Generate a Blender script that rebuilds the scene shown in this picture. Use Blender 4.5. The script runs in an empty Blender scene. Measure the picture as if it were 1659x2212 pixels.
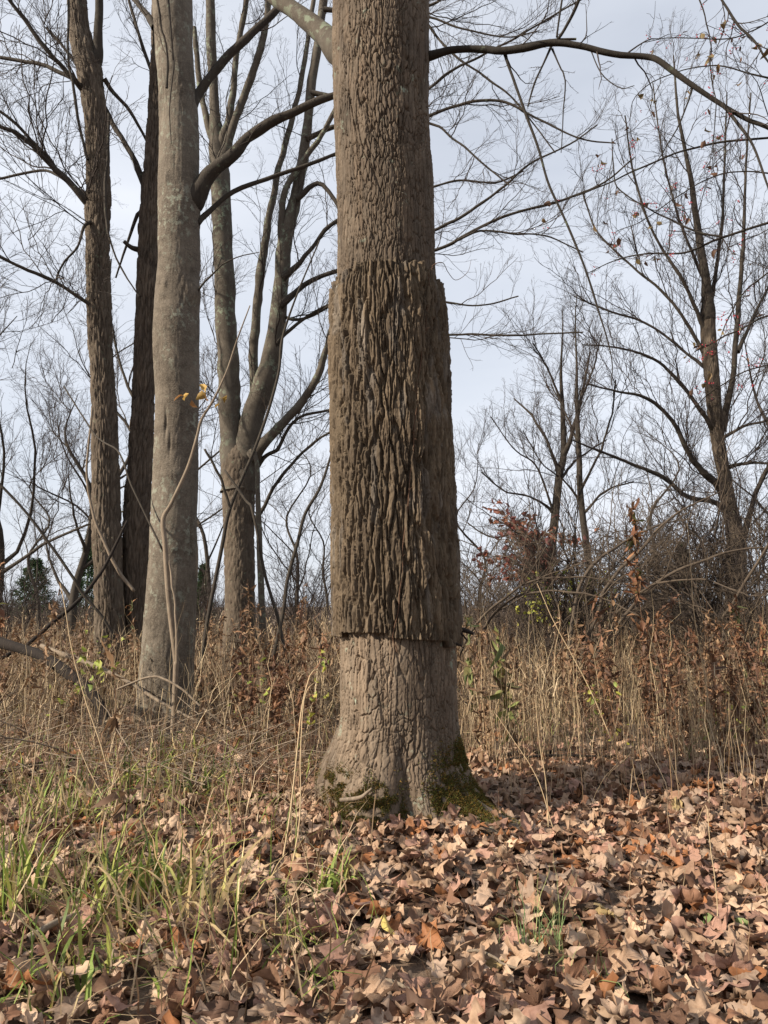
import bpy, math
import numpy as np

rng = np.random.default_rng(11)
R = math.radians
sc = bpy.context.scene
col = sc.collection

# ------------------------------------------------------------------ camera
CAM_H = 1.25
PITCH = math.atan(204 / 1597.0)
FOC = 1597.0                      # focal length in pixels of a 1659 x 2212 view
cam_d = bpy.data.cameras.new('camera')
cam = bpy.data.objects.new('camera', cam_d); col.objects.link(cam)
cam.location = (0, 0, CAM_H); cam.rotation_euler = (math.pi / 2 + PITCH, 0, 0)
cam_d.sensor_fit = 'VERTICAL'; cam_d.sensor_height = 36.0; cam_d.lens = 36.0 * FOC / 2212.0
cam_d.clip_start = 0.05; cam_d.clip_end = 3000
sc.camera = cam

# ------------------------------------------------------------------ sky and sun
SUN_EL, SUN_SIDE = R(30), R(23)   # height; turned from due left towards the camera
sun_to = np.array([-math.cos(SUN_EL) * math.cos(SUN_SIDE), -math.cos(SUN_EL) * math.sin(SUN_SIDE), math.sin(SUN_EL)])
w = bpy.data.worlds.new('World'); sc.world = w; w.use_nodes = True
nt = w.node_tree; nt.nodes.clear()
def wn(t): return nt.nodes.new(t)
sky = wn('ShaderNodeTexSky'); sky.sky_type = 'NISHITA'; sky.sun_disc = False
sky.sun_elevation = SUN_EL; sky.sun_rotation = math.atan2(sun_to[0], sun_to[1])
sky.air_density = 1.0; sky.dust_density = 2.0; sky.ozone_density = 1.5
tc = wn('ShaderNodeTexCoord'); mp = wn('ShaderNodeMapping'); mp.inputs['Scale'].default_value = (1, 1, 3.4)
cn = wn('ShaderNodeTexNoise'); cn.inputs['Scale'].default_value = 1.3; cn.inputs['Detail'].default_value = 7; cn.inputs['Roughness'].default_value = 0.5
cr = wn('ShaderNodeMapRange'); cr.inputs['From Min'].default_value = 0.3; cr.inputs['From Max'].default_value = 0.7
cr.inputs['To Min'].default_value = 0.60; cr.inputs['To Max'].default_value = 1.0
mx = wn('ShaderNodeMix'); mx.data_type = 'RGBA'
mx.inputs['B'].default_value = (7.15, 7.5, 8.2, 1)       # thin high cloud
bg = wn('ShaderNodeBackground'); bg.inputs['Strength'].default_value = 0.065
wo = wn('ShaderNodeOutputWorld')
L = nt.links.new
L(tc.outputs['Generated'], mp.inputs['Vector']); L(mp.outputs['Vector'], cn.inputs['Vector'])
L(cn.outputs['Fac'], cr.inputs['Value']); L(cr.outputs['Result'], mx.inputs['Factor'])
L(sky.outputs['Color'], mx.inputs['A']); L(mx.outputs['Result'], bg.inputs['Color']); L(bg.outputs['Background'], wo.inputs['Surface'])

sl = bpy.data.lights.new('sun', 'SUN'); sl.energy = 5.0; sl.angle = R(1.0); sl.color = (1.0, 0.895, 0.745)
so = bpy.data.objects.new('sun', sl); col.objects.link(so)
from mathutils import Vector
so.rotation_euler = Vector(tuple(sun_to)).to_track_quat('Z', 'Y').to_euler()
so.location = (-20, -8, 20)

vs = sc.view_settings
sc.display_settings.display_device = 'sRGB'
vs.view_transform = 'Standard'; vs.look = 'None'; vs.gamma = 1.0; vs.use_curve_mapping = False
vs.exposure = 0.95
sc.render.engine = 'CYCLES'
sc.cycles.max_bounces = 6; sc.cycles.diffuse_bounces = 3; sc.cycles.transparent_max_bounces = 8

# ------------------------------------------------------------------ helpers: space
cp, sp_ = math.cos(PITCH), math.sin(PITCH)
def ray(x, y):
    cx = (x - 829.5) / FOC; cy = (1106 - y) / FOC
    return np.array([cx, cp - cy * sp_, sp_ + cy * cp])
def at(x, y, d):
    r = ray(x, y); t = d / r[1]
    return np.array([r[0] * t, d, CAM_H + r[2] * t])
def px2m(y, d):
    """metres per view pixel at depth d, on the row y"""
    return d / ray(829.5, y)[1] / FOC
def on_ground(x, y):
    r = ray(x, y); t = -CAM_H / r[2]
    p = np.array([r[0] * t, r[1] * t, 0.0]); p[2] = gz(p[0], p[1])
    return p
def to_px(P):
    P = np.asarray(P, float); x = P[..., 0]; y = P[..., 1]; z = P[..., 2] - CAM_H
    f = y * cp + z * sp_; u = -y * sp_ + z * cp
    return 829.5 + FOC * x / f, 1106 - FOC * u / f, f

# ------------------------------------------------------------------ helpers: noise
def h2(ix, iy, seed=0):
    ix = np.asarray(ix).astype(np.int64); iy = np.asarray(iy).astype(np.int64)
    h = (ix * 374761393 + iy * 668265263 + seed * 974711 + 12345) & 0xFFFFFFFF
    h = ((h ^ (h >> 13)) * 1274126177) & 0xFFFFFFFF
    h = ((h ^ (h >> 16)) * 2246822519) & 0xFFFFFFFF
    h = h ^ (h >> 15)
    return (h & 0xFFFFFF) / float(0x1000000)
def vn(x, y, seed=0, per=None):
    x = np.asarray(x, float); y = np.asarray(y, float)
    ix = np.floor(x); iy = np.floor(y); fx = x - ix; fy = y - iy
    fx = fx * fx * (3 - 2 * fx); fy = fy * fy * (3 - 2 * fy)
    def m(a): return np.mod(a, per) if per else a
    a = h2(m(ix), iy, seed); b = h2(m(ix + 1), iy, seed); c = h2(m(ix), iy + 1, seed); d = h2(m(ix + 1), iy + 1, seed)
    return (a + (b - a) * fx) * (1 - fy) + (c + (d - c) * fx) * fy
def fbm(x, y, seed=0, octv=4, per=None):
    s = 0; a = 0.5; n = 0
    for i in range(octv):
        s = s + a * vn(x, y, seed + i * 17, per); n += a; a *= 0.5; x = np.asarray(x) * 2; y = np.asarray(y) * 2
        per = per * 2 if per else None
    return s / n
def voro(x, y, per, seed=0, jit=0.9):
    """cellular pattern, periodic in x: F1, F2, cell id hash, offset to the cell centre"""
    ix = np.floor(x); iy = np.floor(y)
    f1 = np.full(x.shape, 9.0); f2 = np.full(x.shape, 9.0); idh = np.zeros(x.shape); ox = np.zeros(x.shape); oy = np.zeros(x.shape)
    for di in (-1, 0, 1):
        for dj in (-1, 0, 1):
            cx = ix + di; cy = iy + dj; cm = np.mod(cx, per)
            px = cx + 0.5 + jit * (h2(cm, cy, seed) - 0.5); py = cy + 0.5 + jit * (h2(cm, cy, seed + 5) - 0.5)
            dx = x - px; dy = y - py; d = np.sqrt(dx * dx + dy * dy)
            n1 = d < f1
            f2 = np.where(n1, f1, np.minimum(f2, d))
            idh = np.where(n1, h2(cm, cy, seed + 9), idh); ox = np.where(n1, dx, ox); oy = np.where(n1, dy, oy)
            f1 = np.where(n1, d, f1)
    return f1, f2, idh, ox, oy
def sst(a, b, x):
    t = np.clip((x - a) / (b - a), 0, 1); return t * t * (3 - 2 * t)
def gz(x, y):
    x = np.asarray(x, float); y = np.asarray(y, float)
    near = np.exp(-((x - 0.12) ** 2 + (y - 4.85) ** 2) / 0.9)
    return 0.16 * (fbm(x * 0.35 + 40, y * 0.35 + 9, 3, 3) - 0.5) + 0.05 * (vn(x * 1.7 + 9, y * 1.7, 4) - 0.5) + 0.05 * near - 0.03

# ------------------------------------------------------------------ helpers: objects
def mesh(name, V, Fs, mats, smooth=True, colr=None, midx=None):
    """Fs: one int array (m,3|4) or a list of them"""
    if not isinstance(Fs, (list, tuple)): Fs = [Fs]
    V = np.asarray(V, np.float32)
    me = bpy.data.meshes.new(name)
    me.vertices.add(len(V)); me.vertices.foreach_set('co', V.ravel())
    loops = np.concatenate([f.ravel() for f in Fs]).astype(np.int32)
    tot = np.concatenate([np.full(len(f), f.shape[1], np.int32) for f in Fs])
    st = np.concatenate([[0], np.cumsum(tot)[:-1]]).astype(np.int32)
    me.loops.add(len(loops)); me.loops.foreach_set('vertex_index', loops)
    me.polygons.add(len(tot)); me.polygons.foreach_set('loop_start', st)
    me.polygons.foreach_set('use_smooth', np.full(len(tot), smooth, bool))
    for m in (mats if isinstance(mats, (list, tuple)) else [mats]): me.materials.append(m)
    if midx is not None: me.polygons.foreach_set('material_index', np.asarray(midx, np.int32))
    if colr is not None:
        ca = me.color_attributes.new('tint', 'FLOAT_COLOR', 'POINT')
        c4 = np.ones((len(V), 4), np.float32); c4[:, :3] = colr
        ca.data.foreach_set('color', c4.ravel())
    me.update(calc_edges=True)
    return me
def link(name, me, parent=None, loc=None):
    o = bpy.data.objects.new(name, me); col.objects.link(o)
    if parent is not None: o.parent = parent
    if loc is not None: o.location = loc
    return o
def tag(o, label=None, cat=None, group=None, kind=None):
    if label: o['label'] = label
    if cat: o['category'] = cat
    if group: o['group'] = group
    if kind: o['kind'] = kind
    return o
def thing(name, label, cat, loc, group=None):
    o = bpy.data.objects.new(name, None); col.objects.link(o); o.location = tuple(loc); o.empty_display_size = 0.1
    return tag(o, label, cat, group)
def part(name, V, Fs, mat, root, **kw):
    """world coordinates in, a child of root out"""
    return link(name, mesh(name, np.asarray(V) - np.array(root.location), Fs, mat, **kw), root)
def single(name, V, Fs, mat, label, cat, group=None, base=None, **kw):
    V = np.asarray(V); b = np.array(base) if base is not None else np.array([V[:, 0].mean(), V[:, 1].mean(), V[:, 2].min()])
    return tag(link(name, mesh(name, V - b, Fs, mat, **kw), loc=tuple(b)), label, cat, group)
def join(lst):
    Vs, Fl, Cl, n = [], [], [], 0
    for it in lst:
        V, F = it[0], it[1]
        Vs.append(V); Fl.append([f + n for f in (F if isinstance(F, (list, tuple)) else [F])]); n += len(V)
        if len(it) > 2: Cl.append(it[2])
    return np.concatenate(Vs), [f for fl in Fl for f in fl], (np.concatenate(Cl) if Cl else None)

# ------------------------------------------------------------------ helpers: shapes
def nrm(v): return v / np.maximum(np.linalg.norm(v, axis=-1, keepdims=True), 1e-9)
def tubes(P, Rd, sides=5, cap=False):
    P = np.asarray(P, float); Rd = np.asarray(Rd, float)
    if P.ndim == 2: P = P[None]; Rd = Rd[None]
    if cap:
        P = np.concatenate([P, P[:, -1:] + 1e-4 * nrm(P[:, -1:] - P[:, -2:-1])], 1); Rd = np.concatenate([Rd, Rd[:, -1:] * 0.02], 1)
    N, K, _ = P.shape
    T = nrm(np.gradient(P, axis=1))
    mean = nrm(P[:, -1] - P[:, 0]); ref = np.where((np.abs(mean[:, 2:3]) < 0.75), np.array([[0, 0, 1.0]]), np.array([[0.0, 1.0, 0.0]]))
    U = nrm(np.cross(T, ref[:, None, :])); W = np.cross(T, U)
    a = np.arange(sides) * 2 * math.pi / sides
    V = P[:, :, None, :] + Rd[:, :, None, None] * (np.cos(a)[None, None, :, None] * U[:, :, None, :] + np.sin(a)[None, None, :, None] * W[:, :, None, :])
    i = np.arange(K - 1)[:, None] * sides; j = np.arange(sides)[None, :]; j2 = (j + 1) % sides
    q = np.stack([i + j, i + j2, i + sides + j2, i + sides + j], -1).reshape(-1, 4)
    F = (np.arange(N)[:, None, None] * (K * sides) + q[None]).reshape(-1, 4)
    return V.reshape(-1, 3), F
def ribbons(P, W, side):
    """flat blades: P (N,K,3), W (N,K) half widths, side (N,3)"""
    N, K, _ = P.shape
    S = nrm(side)[:, None, :] * W[:, :, None]
    V = np.stack([P - S, P + S], 2).reshape(-1, 3)
    i = np.arange(K - 1) * 2
    q = np.stack([i, i + 1, i + 3, i + 2], -1)
    return V, (np.arange(N)[:, None, None] * (2 * K) + q[None]).reshape(-1, 4)
def spline(pts, n):
    """Catmull-Rom through rows of pts, n samples"""
    p = np.asarray(pts, float)
    if len(p) == 2: 
        t = np.linspace(0, 1, n)[:, None]; return p[0] * (1 - t) + p[1] * t
    q = np.vstack([2 * p[0] - p[1], p, 2 * p[-1] - p[-2]])
    t = np.linspace(0, len(p) - 1 - 1e-6, n); i = t.astype(int); f = (t - i)[:, None]
    a, b, c, d = q[i], q[i + 1], q[i + 2], q[i + 3]
    return 0.5 * (2 * b + (c - a) * f + (2 * a - 5 * b + 4 * c - d) * f * f + (3 * b - a - 3 * c + d) * f ** 3)
def trace(pts, d, d2=None, n=24, wob=0.0, seed=0):
    """view pixels (x, y, width) at depth d (to d2 at the end) -> centre line and radii, n samples"""
    d2 = d if d2 is None else d2
    rows = []
    for k, (x, y, wd) in enumerate(pts):
        dd = d + (d2 - d) * k / max(1, len(pts) - 1)
        rows.append(np.concatenate([at(x, y, dd), [0.5 * wd * px2m(y, dd)]]))
    s = spline(rows, n)
    P = s[:, :3]; rd = np.maximum(s[:, 3], 0.0012)
    if wob:
        r2 = np.random.default_rng(seed + 77)
        t = np.linspace(0, 1, n); env = np.sin(np.pi * t)[:, None]
        for f in (3, 7):
            P = P + env * wob / f * np.sin(t[:, None] * f * 6.28 + r2.uniform(0, 6.28, (1, 3))) * r2.uniform(0.4, 1, (1, 3))
    return P, rd
def grow(P, Rd, n, L0, L1, a0, a1, up=0.25, wig=0.35, K=7, rr=0.55, rtip=0.0016, tmin=0.12, tmax=1.0, g=None, rmax=9, flat=0.0):
    """n children on every branch: batches (N,K,3),(N,K) in, batch out"""
    g = g or rng
    N, K0, _ = P.shape
    t = np.sort(tmin + (tmax - tmin) * (np.arange(n)[None, :] + g.random((N, n))) / n, 1)
    x = np.clip(t, 0, 0.9999) * (K0 - 1); i = x.astype(int); f = (x - i)[..., None]
    rows = np.arange(N)[:, None]
    o = P[rows, i] * (1 - f) + P[rows, np.minimum(i + 1, K0 - 1)] * f
    r0 = Rd[rows, i] * (1 - f[..., 0]) + Rd[rows, np.minimum(i + 1, K0 - 1)] * f[..., 0]
    T = nrm(P[rows, np.minimum(i + 1, K0 - 1)] - P[rows, i])
    rv = g.normal(size=(N, n, 3)); rv[..., 1] *= (1 - flat)
    pv = nrm(rv - (rv * T).sum(-1, keepdims=True) * T)
    an = g.uniform(a0, a1, (N, n, 1))
    d = nrm(np.cos(an) * T + np.sin(an) * pv)
    plen = np.linalg.norm(np.diff(P, axis=1), axis=2).sum(1)[:, None]
    ln = g.uniform(L0, L1, (N, n)) * plen * (1.15 - 0.75 * t)
    o = o.reshape(-1, 3); d = d.reshape(-1, 3); ln = ln.reshape(-1); r0 = np.minimum(r0.reshape(-1) * rr, rmax)
    M = len(o); Q = np.zeros((M, K, 3)); Q[:, 0] = o
    st = ln / (K - 1)
    drift = g.normal(size=(M, 3)) * wig * 0.4
    for k in range(1, K):
        d = nrm(d + (g.normal(size=(M, 3)) * wig + drift) / math.sqrt(K) + np.array([0, 0, up / K]))
        Q[:, k] = Q[:, k - 1] + d * st[:, None]
    tt = np.linspace(0, 1, K)[None, :]
    rt = np.minimum(rtip, r0 * 0.9)
    rad = r0[:, None] * (1 - tt) ** 0.8 + rt[:, None] * (1 - (1 - tt) ** 0.8)
    return Q, rad
def restack(lst, K=12):
    """single branches of any sample count -> one batch"""
    Pn, Rn = [], []
    for P, r in lst:
        t = np.linspace(0, len(P) - 1, K); i = np.minimum(t.astype(int), len(P) - 2); f = (t - i)[:, None]
        Pn.append(P[i] * (1 - f) + P[i + 1] * f); Rn.append(r[i] * (1 - f[:, 0]) + r[i + 1] * f[:, 0])
    return np.array(Pn), np.array(Rn)

# ------------------------------------------------------------------ materials
class NT:
    def __init__(s, name):
        s.m = bpy.data.materials.new(name); s.m.use_nodes = True; s.t = s.m.node_tree; s.t.nodes.clear()
        s.out = s.n('ShaderNodeOutputMaterial')
    def n(s, t, **kw):
        x = s.t.nodes.new(t)
        for k, v in kw.items():
            if k in x.inputs: x.inputs[k].default_value = v
            else: setattr(x, k, v)
        return x
    def l(s, a, b): s.t.links.new(a, b)
    def noise(s, vec, scale, detail=4, rough=0.55):
        x = s.n('ShaderNodeTexNoise', Scale=scale, Detail=detail, Roughness=rough); s.l(vec, x.inputs['Vector']); return x.outputs['Fac']
    def ramp(s, fac, a, b, lo=0.0, hi=1.0):
        x = s.n('ShaderNodeMapRange'); x.inputs['From Min'].default_value = a; x.inputs['From Max'].default_value = b
        x.inputs['To Min'].default_value = lo; x.inputs['To Max'].default_value = hi; s.l(fac, x.inputs['Value']); return x.outputs['Result']
    def mix(s, fac, a, b, mode='MIX'):
        x = s.n('ShaderNodeMix', data_type='RGBA', blend_type=mode)
        for key, v in (('Factor', fac), ('A', a), ('B', b)):
            if isinstance(v, (int, float)): x.inputs[key].default_value = v
            elif isinstance(v, tuple): x.inputs[key].default_value = (*v, 1)
            else: s.l(v, x.inputs[key])
        return x.outputs['Result']
def bark_mat(name, base, dark, light, lichen=None, lich_lo=0.62, patch=0.45, sc_=1.0, stretch=0.25, bump=0.6, bdist=0.01, tint=False, bscale=60, dk=0.62):
    base, dark, light = (tuple(dk * q for q in c_) for c_ in (base, dark, light)); lichen = tuple(0.75 * q for q in lichen) if lichen else None
    k = NT(name); tcn = k.n('ShaderNodeTexCoord')
    mpn = k.n('ShaderNodeMapping'); mpn.inputs['Scale'].default_value = (1, 1, stretch); k.l(tcn.outputs['Object'], mpn.inputs['Vector'])
    v = mpn.outputs['Vector']; ov = tcn.outputs['Object']
    n1 = k.noise(v, 9 * sc_, 6, 0.6); n2 = k.noise(v, 45 * sc_, 5, 0.65); n3 = k.noise(ov, 2.2 * sc_, 3)
    c = k.mix(k.ramp(n1, 0.35, 0.7), base, dark)
    c = k.mix(k.ramp(n2, 0.45, 0.75, 0, 0.75), c, light)
    c = k.mix(k.ramp(n3, 0.4, 0.75, 0, 0.55), c, light)
    if tint:
        a = k.n('ShaderNodeVertexColor', layer_name='tint'); c = k.mix(1.0, c, a.outputs['Color'], 'MULTIPLY')
    if lichen:
        nl = k.noise(ov, 14 * sc_, 6, 0.65); nl2 = k.noise(ov, 2.6 * sc_, 2)
        f = k.n('ShaderNodeMath', operation='MULTIPLY'); k.l(k.ramp(nl, lich_lo, lich_lo + 0.06), f.inputs[0]); k.l(k.ramp(nl2, 0.45, 0.62), f.inputs[1])
        c = k.mix(f.outputs[0], c, lichen)
    b = k.n('ShaderNodeBsdfPrincipled', Roughness=0.9); b.inputs['Specular IOR Level'].default_value = 0.25
    k.l(c, b.inputs['Base Color'])
    nb = k.noise(v, bscale * sc_, 8, 0.7); bp = k.n('ShaderNodeBump', Strength=bump, Distance=bdist); k.l(nb, bp.inputs['Height']); k.l(bp.outputs['Normal'], b.inputs['Normal'])
    k.l(b.outputs['BSDF'], k.out.inputs['Surface']); return k.m
def tint_mat(name, rough=0.8, trans=0.18, spec=0.25, nscale=60, namt=0.5, bump=0.0):
    """colour from each piece's own 'tint', with fine mottling; thin leaves let some light through"""
    k = NT(name); a = k.n('ShaderNodeVertexColor', layer_name='tint'); tcn = k.n('ShaderNodeTexCoord')
    n1 = k.noise(tcn.outputs['Object'], nscale, 4, 0.6); n2 = k.noise(tcn.outputs['Object'], nscale * 0.22, 3)
    c = k.mix(k.ramp(n1, 0.42, 0.72, 0, namt), a.outputs['Color'], (0.42, 0.33, 0.27), 'MULTIPLY')
    c = k.mix(k.ramp(n2, 0.35, 0.7, 0, namt * 0.6), c, (1.25, 1.1, 0.95), 'MULTIPLY')
    b = k.n('ShaderNodeBsdfPrincipled', Roughness=rough); b.inputs['Specular IOR Level'].default_value = spec
    k.l(c, b.inputs['Base Color'])
    if bump:
        bp = k.n('ShaderNodeBump', Strength=bump, Distance=0.003); k.l(n1, bp.inputs['Height']); k.l(bp.outputs['Normal'], b.inputs['Normal'])
    if trans:
        tr = k.n('ShaderNodeBsdfTranslucent'); k.l(c, tr.inputs['Color']); ms = k.n('ShaderNodeMixShader'); ms.inputs[0].default_value = trans
        k.l(b.outputs['BSDF'], ms.inputs[1]); k.l(tr.outputs['BSDF'], ms.inputs[2]); k.l(ms.outputs['Shader'], k.out.inputs['Surface'])
    else: k.l(b.outputs['BSDF'], k.out.inputs['Surface'])
    return k.m
M = {}
M['maple'] = bark_mat('maple_bark', (0.20, 0.148, 0.105), (0.135, 0.098, 0.07), (0.27, 0.21, 0.155), (0.27, 0.30, 0.23), 0.60, tint=True, bump=0.6, bdist=0.006, dk=0.62)
M['sleeve'] = bark_mat('sleeve_bark', (0.14, 0.103, 0.068), (0.075, 0.053, 0.036), (0.25, 0.192, 0.13), (0.26, 0.24, 0.20), 0.66, stretch=0.35, tint=True, bump=0.7, bdist=0.008, dk=0.58)
M['smooth'] = bark_mat('smooth_bark', (0.155, 0.126, 0.096), (0.07, 0.055, 0.04), (0.27, 0.228, 0.178), (0.25, 0.255, 0.20), 0.53, stretch=1.3, bump=0.85, bdist=0.012, bscale=46, tint=True, dk=0.66)
M['rough'] = bark_mat('rough_bark', (0.13, 0.098, 0.07), (0.075, 0.055, 0.04), (0.19, 0.15, 0.11), (0.18, 0.20, 0.135), 0.6, tint=True, bump=0.7)
M['darkbark'] = bark_mat('dark_bark', (0.115, 0.085, 0.062), (0.06, 0.045, 0.034), (0.19, 0.145, 0.105), (0.18, 0.18, 0.13), 0.66, tint=True, bump=0.7)
M['stem'] = bark_mat('stem_bark', (0.115, 0.095, 0.072), (0.07, 0.056, 0.042), (0.17, 0.145, 0.115), (0.19, 0.215, 0.155), 0.52, stretch=0.6, bump=0.5, bdist=0.008, sc_=0.8)
M['limb'] = bark_mat('limb_bark', (0.075, 0.06, 0.046), (0.045, 0.036, 0.028), (0.12, 0.098, 0.076), (0.135, 0.15, 0.105), 0.6, bump=0.5, dk=0.47)
M['darklimb'] = bark_mat('dark_limb_bark', (0.075, 0.06, 0.046), (0.045, 0.036, 0.028), (0.12, 0.098, 0.076), (0.10, 0.115, 0.075), 0.6, bump=0.5, dk=0.27)
M['twig'] = bark_mat('twig_bark', (0.075, 0.056, 0.047), (0.05, 0.037, 0.032), (0.11, 0.083, 0.068), bump=0.0, dk=0.45)
M['twig_pale'] = bark_mat('pale_twig_bark', (0.105, 0.078, 0.056), (0.065, 0.048, 0.036), (0.16, 0.122, 0.088), bump=0.0)
M['log'] = bark_mat('log_bark', (0.062, 0.042, 0.031), (0.032, 0.022, 0.017), (0.12, 0.086, 0.064), bump=0.9, dk=0.22)
M['deadwood'] = bark_mat('dead_wood', (0.21, 0.16, 0.115), (0.12, 0.09, 0.065), (0.31, 0.25, 0.185), bump=0.5, dk=0.8)
M['vine'] = bark_mat('vine_bark', (0.13, 0.07, 0.042), (0.085, 0.045, 0.028), (0.19, 0.11, 0.07), bump=0.4)
M['leaf'] = tint_mat('dead_leaf', 0.72, 0.16, 0.3, 34, 0.6, 0.6)
M['grass'] = tint_mat('grass_blade', 0.65, 0.22, 0.3, 25, 0.3)
M['green'] = tint_mat('green_leaf', 0.6, 0.3, 0.35, 30, 0.3)
M['moss'] = tint_mat('moss', 0.95, 0.1, 0.1, 40, 0.4)
M['berry'] = tint_mat('red_berry', 0.35, 0, 0.5, 30, 0.2)
k = NT('soil'); tcn = k.n('ShaderNodeTexCoord')
n1 = k.noise(tcn.outputs['Object'], 6, 8, 0.7); n2 = k.noise(tcn.outputs['Object'], 55, 6, 0.7)
c = k.mix(k.ramp(n1, 0.35, 0.7), (0.075, 0.048, 0.032), (0.17, 0.115, 0.075)); c = k.mix(k.ramp(n2, 0.45, 0.7, 0, 0.7), c, (0.23, 0.155, 0.10))
b = k.n('ShaderNodeBsdfPrincipled', Roughness=0.95); k.l(c, b.inputs['Base Color'])
bp = k.n('ShaderNodeBump', Strength=0.9, Distance=0.02); k.l(n2, bp.inputs['Height']); k.l(bp.outputs['Normal'], b.inputs['Normal'])
k.l(b.outputs['BSDF'], k.out.inputs['Surface']); M['soil'] = k.m

# ================================================================== GROUND
def axis(lim, dense, n1, n2):
    a = np.linspace(-dense, dense, n1); e = np.geomspace(dense, lim, n2)[1:]
    return np.concatenate([-e[::-1], a, e])
gx = axis(1500, 9, 150, 40); gy = np.concatenate([np.linspace(-6, 14, 160), np.geomspace(14, 1500, 50)[1:]]); gy = np.concatenate([[-60, -25, -12], gy])
X, Y = np.meshgrid(gx, gy, indexing='ij')
Z = gz(X, Y)
V = np.stack([X, Y, Z], -1).reshape(-1, 3); nx, ny = X.shape
i, j = np.meshgrid(np.arange(nx - 1), np.arange(ny - 1), indexing='ij'); i = i.ravel(); j = j.ravel()
F = np.stack([i * ny + j, (i + 1) * ny + j, (i + 1) * ny + j + 1, i * ny + j + 1], -1)
tag(link('ground', mesh('ground', V, F, M['soil'])), kind='structure', label='brown soil of the woodland edge under the fallen leaves')

# ================================================================== TREES
def column(P, rad, th, disp, flip=False):
    """rings round a centre line: P (n,3), rad (n,) or (n,m), th (m,), disp (n,m)"""
    n, m = len(P), len(th)
    rr = (rad[:, None] if rad.ndim == 1 else rad) + disp
    V = np.stack([P[:, 0:1] + rr * np.cos(th), P[:, 1:2] + rr * np.sin(th), np.repeat(P[:, 2:3], m, 1)], -1)
    i, j = np.meshgrid(np.arange(n - 1), np.arange(m), indexing='ij'); i = i.ravel(); j = j.ravel(); j2 = (j + 1) % m
    F = np.stack([i * m + j, i * m + j2, (i + 1) * m + j2, (i + 1) * m + j], -1)
    return V.reshape(-1, 3), F
def thetas(front, back, span=3.6):
    a = np.linspace(-math.pi / 2 - span / 2, -math.pi / 2 + span / 2, front)
    b = np.linspace(-math.pi / 2 + span / 2, -math.pi / 2 + 2 * math.pi - span / 2, back + 2)[1:-1]
    return np.concatenate([a, b])
def profile(rows, d, n, zs=None):
    """rows (y, left, right) in view pixels -> centre line and radii"""
    a = np.array([np.concatenate([at(0.5 * (l + r), y, d), [0.5 * (r - l) * px2m(y, d)]]) for y, l, r in rows])
    s = spline(a, 600); s = s[np.argsort(s[:, 2])]
    z = zs if zs is not None else np.linspace(s[0, 2], s[-1, 2], n)
    return np.stack([np.interp(z, s[:, 2], s[:, 0]), np.full(len(z), d), z], -1), np.interp(z, s[:, 2], s[:, 3])

# ---- the big maple in the middle
DM = 4.85
mrows = [(-420, 726, 908), (-200, 722, 920), (0, 720, 925), (100, 719, 925), (250, 721, 925), (400, 727, 934), (560, 729, 938), (800, 731, 950), (1000, 733, 962), (1200, 735, 975), (1400, 735, 985), (1500, 735, 985), (1620, 742, 984), (1760, 746, 986), (1840, 746, 986)]
zz = np.concatenate([np.linspace(-0.12, 1.16, 268), np.linspace(1.19, 3.38, 16), np.linspace(3.41, 5.75, 300), np.linspace(5.85, 7.6, 12)])
mP, mR = profile(mrows, DM, 0, zz)
th = thetas(430, 50)
TH, ZZ = np.meshgrid(th, zz)
def lobe(c, wdt): 
    dd = np.abs(np.mod(TH - c + math.pi, 2 * math.pi) - math.pi); return np.exp(-(dd / wdt) ** 2)
zc = np.maximum(ZZ, 0)
flare = 0.165 * sst(0.58, 0.08, ZZ) * lobe(math.pi, 0.62) + 0.20 * np.exp(-zc / 0.17) * lobe(-0.05, 0.45)
flare += 0.40 * np.exp(-zc / 0.085) * lobe(-0.62, 0.30) + 0.24 * np.exp(-zc / 0.16) * lobe(-2.05, 0.38) + 0.10 * np.exp(-zc / 0.12) * lobe(-1.2, 0.25)
flare += 0.22 * np.exp(-zc / 0.2) * (lobe(1.0, 0.4) + lobe(2.2, 0.4)) + 0.05 * sst(0.7, 0.0, ZZ)
flare -= 0.045 * sst(0.75, 0.1, ZZ) * lobe(-1.5, 0.13)
flare += 0.012 * (vn(TH * 2.2 / (2 * math.pi) * 3 + 50, ZZ * 1.3, 31) - 0.5)
U = np.mod(TH + math.pi, 2 * math.pi) / (2 * math.pi)
flare += np.exp(-zc / 0.28) * 0.095 * (fbm(U * 14, ZZ * 1.8, 33, 3, 14) - 0.5)
def plates(U, Z, ncell, cv, seed, warp=0.5):
    x = U * ncell + warp * (fbm(U * ncell * 0.5, Z / cv * 0.9, seed + 3, 3, ncell // 2) - 0.5) * 2.2
    y = Z / cv + 0.8 * (fbm(U * ncell * 0.5, Z / cv * 0.7, seed + 8, 2, ncell // 2) - 0.5)
    return voro(x, y, ncell, seed)
rag = fbm(U * 190, ZZ * 55, 45, 2, 190) - 0.5                                # ragged plate edges
f1, f2, idh, ox, oy = plates(U + rag * 0.003, ZZ + rag * 0.008, 78, 0.105, 5, 0.75)
fa1, fa2, idb, _, _ = plates(U + rag * 0.003, ZZ, 60, 0.5, 25, 1.0)
fb1, fb2, idc, _, _ = plates(U + rag * 0.004, ZZ + rag * 0.01, 80, 0.050, 35, 0.6)
fine = fbm(U * 260, ZZ * 70, 41, 3, 260) - 0.5
soft = 1 - 0.75 * sst(0.42, 0.1, ZZ) * lobe(-1.45, 0.36)                 # worn smooth bark low at the front
soft = soft * (0.75 + 0.5 * vn(U * 8, ZZ * 1.5, 61, 8))
keepm = sst(0.30, 0.55, fbm(U * 22, ZZ * 5, 47, 2, 22)); keepf = sst(0.45, 0.65, fbm(U * 20, ZZ * 4, 48, 2, 20))
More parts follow.
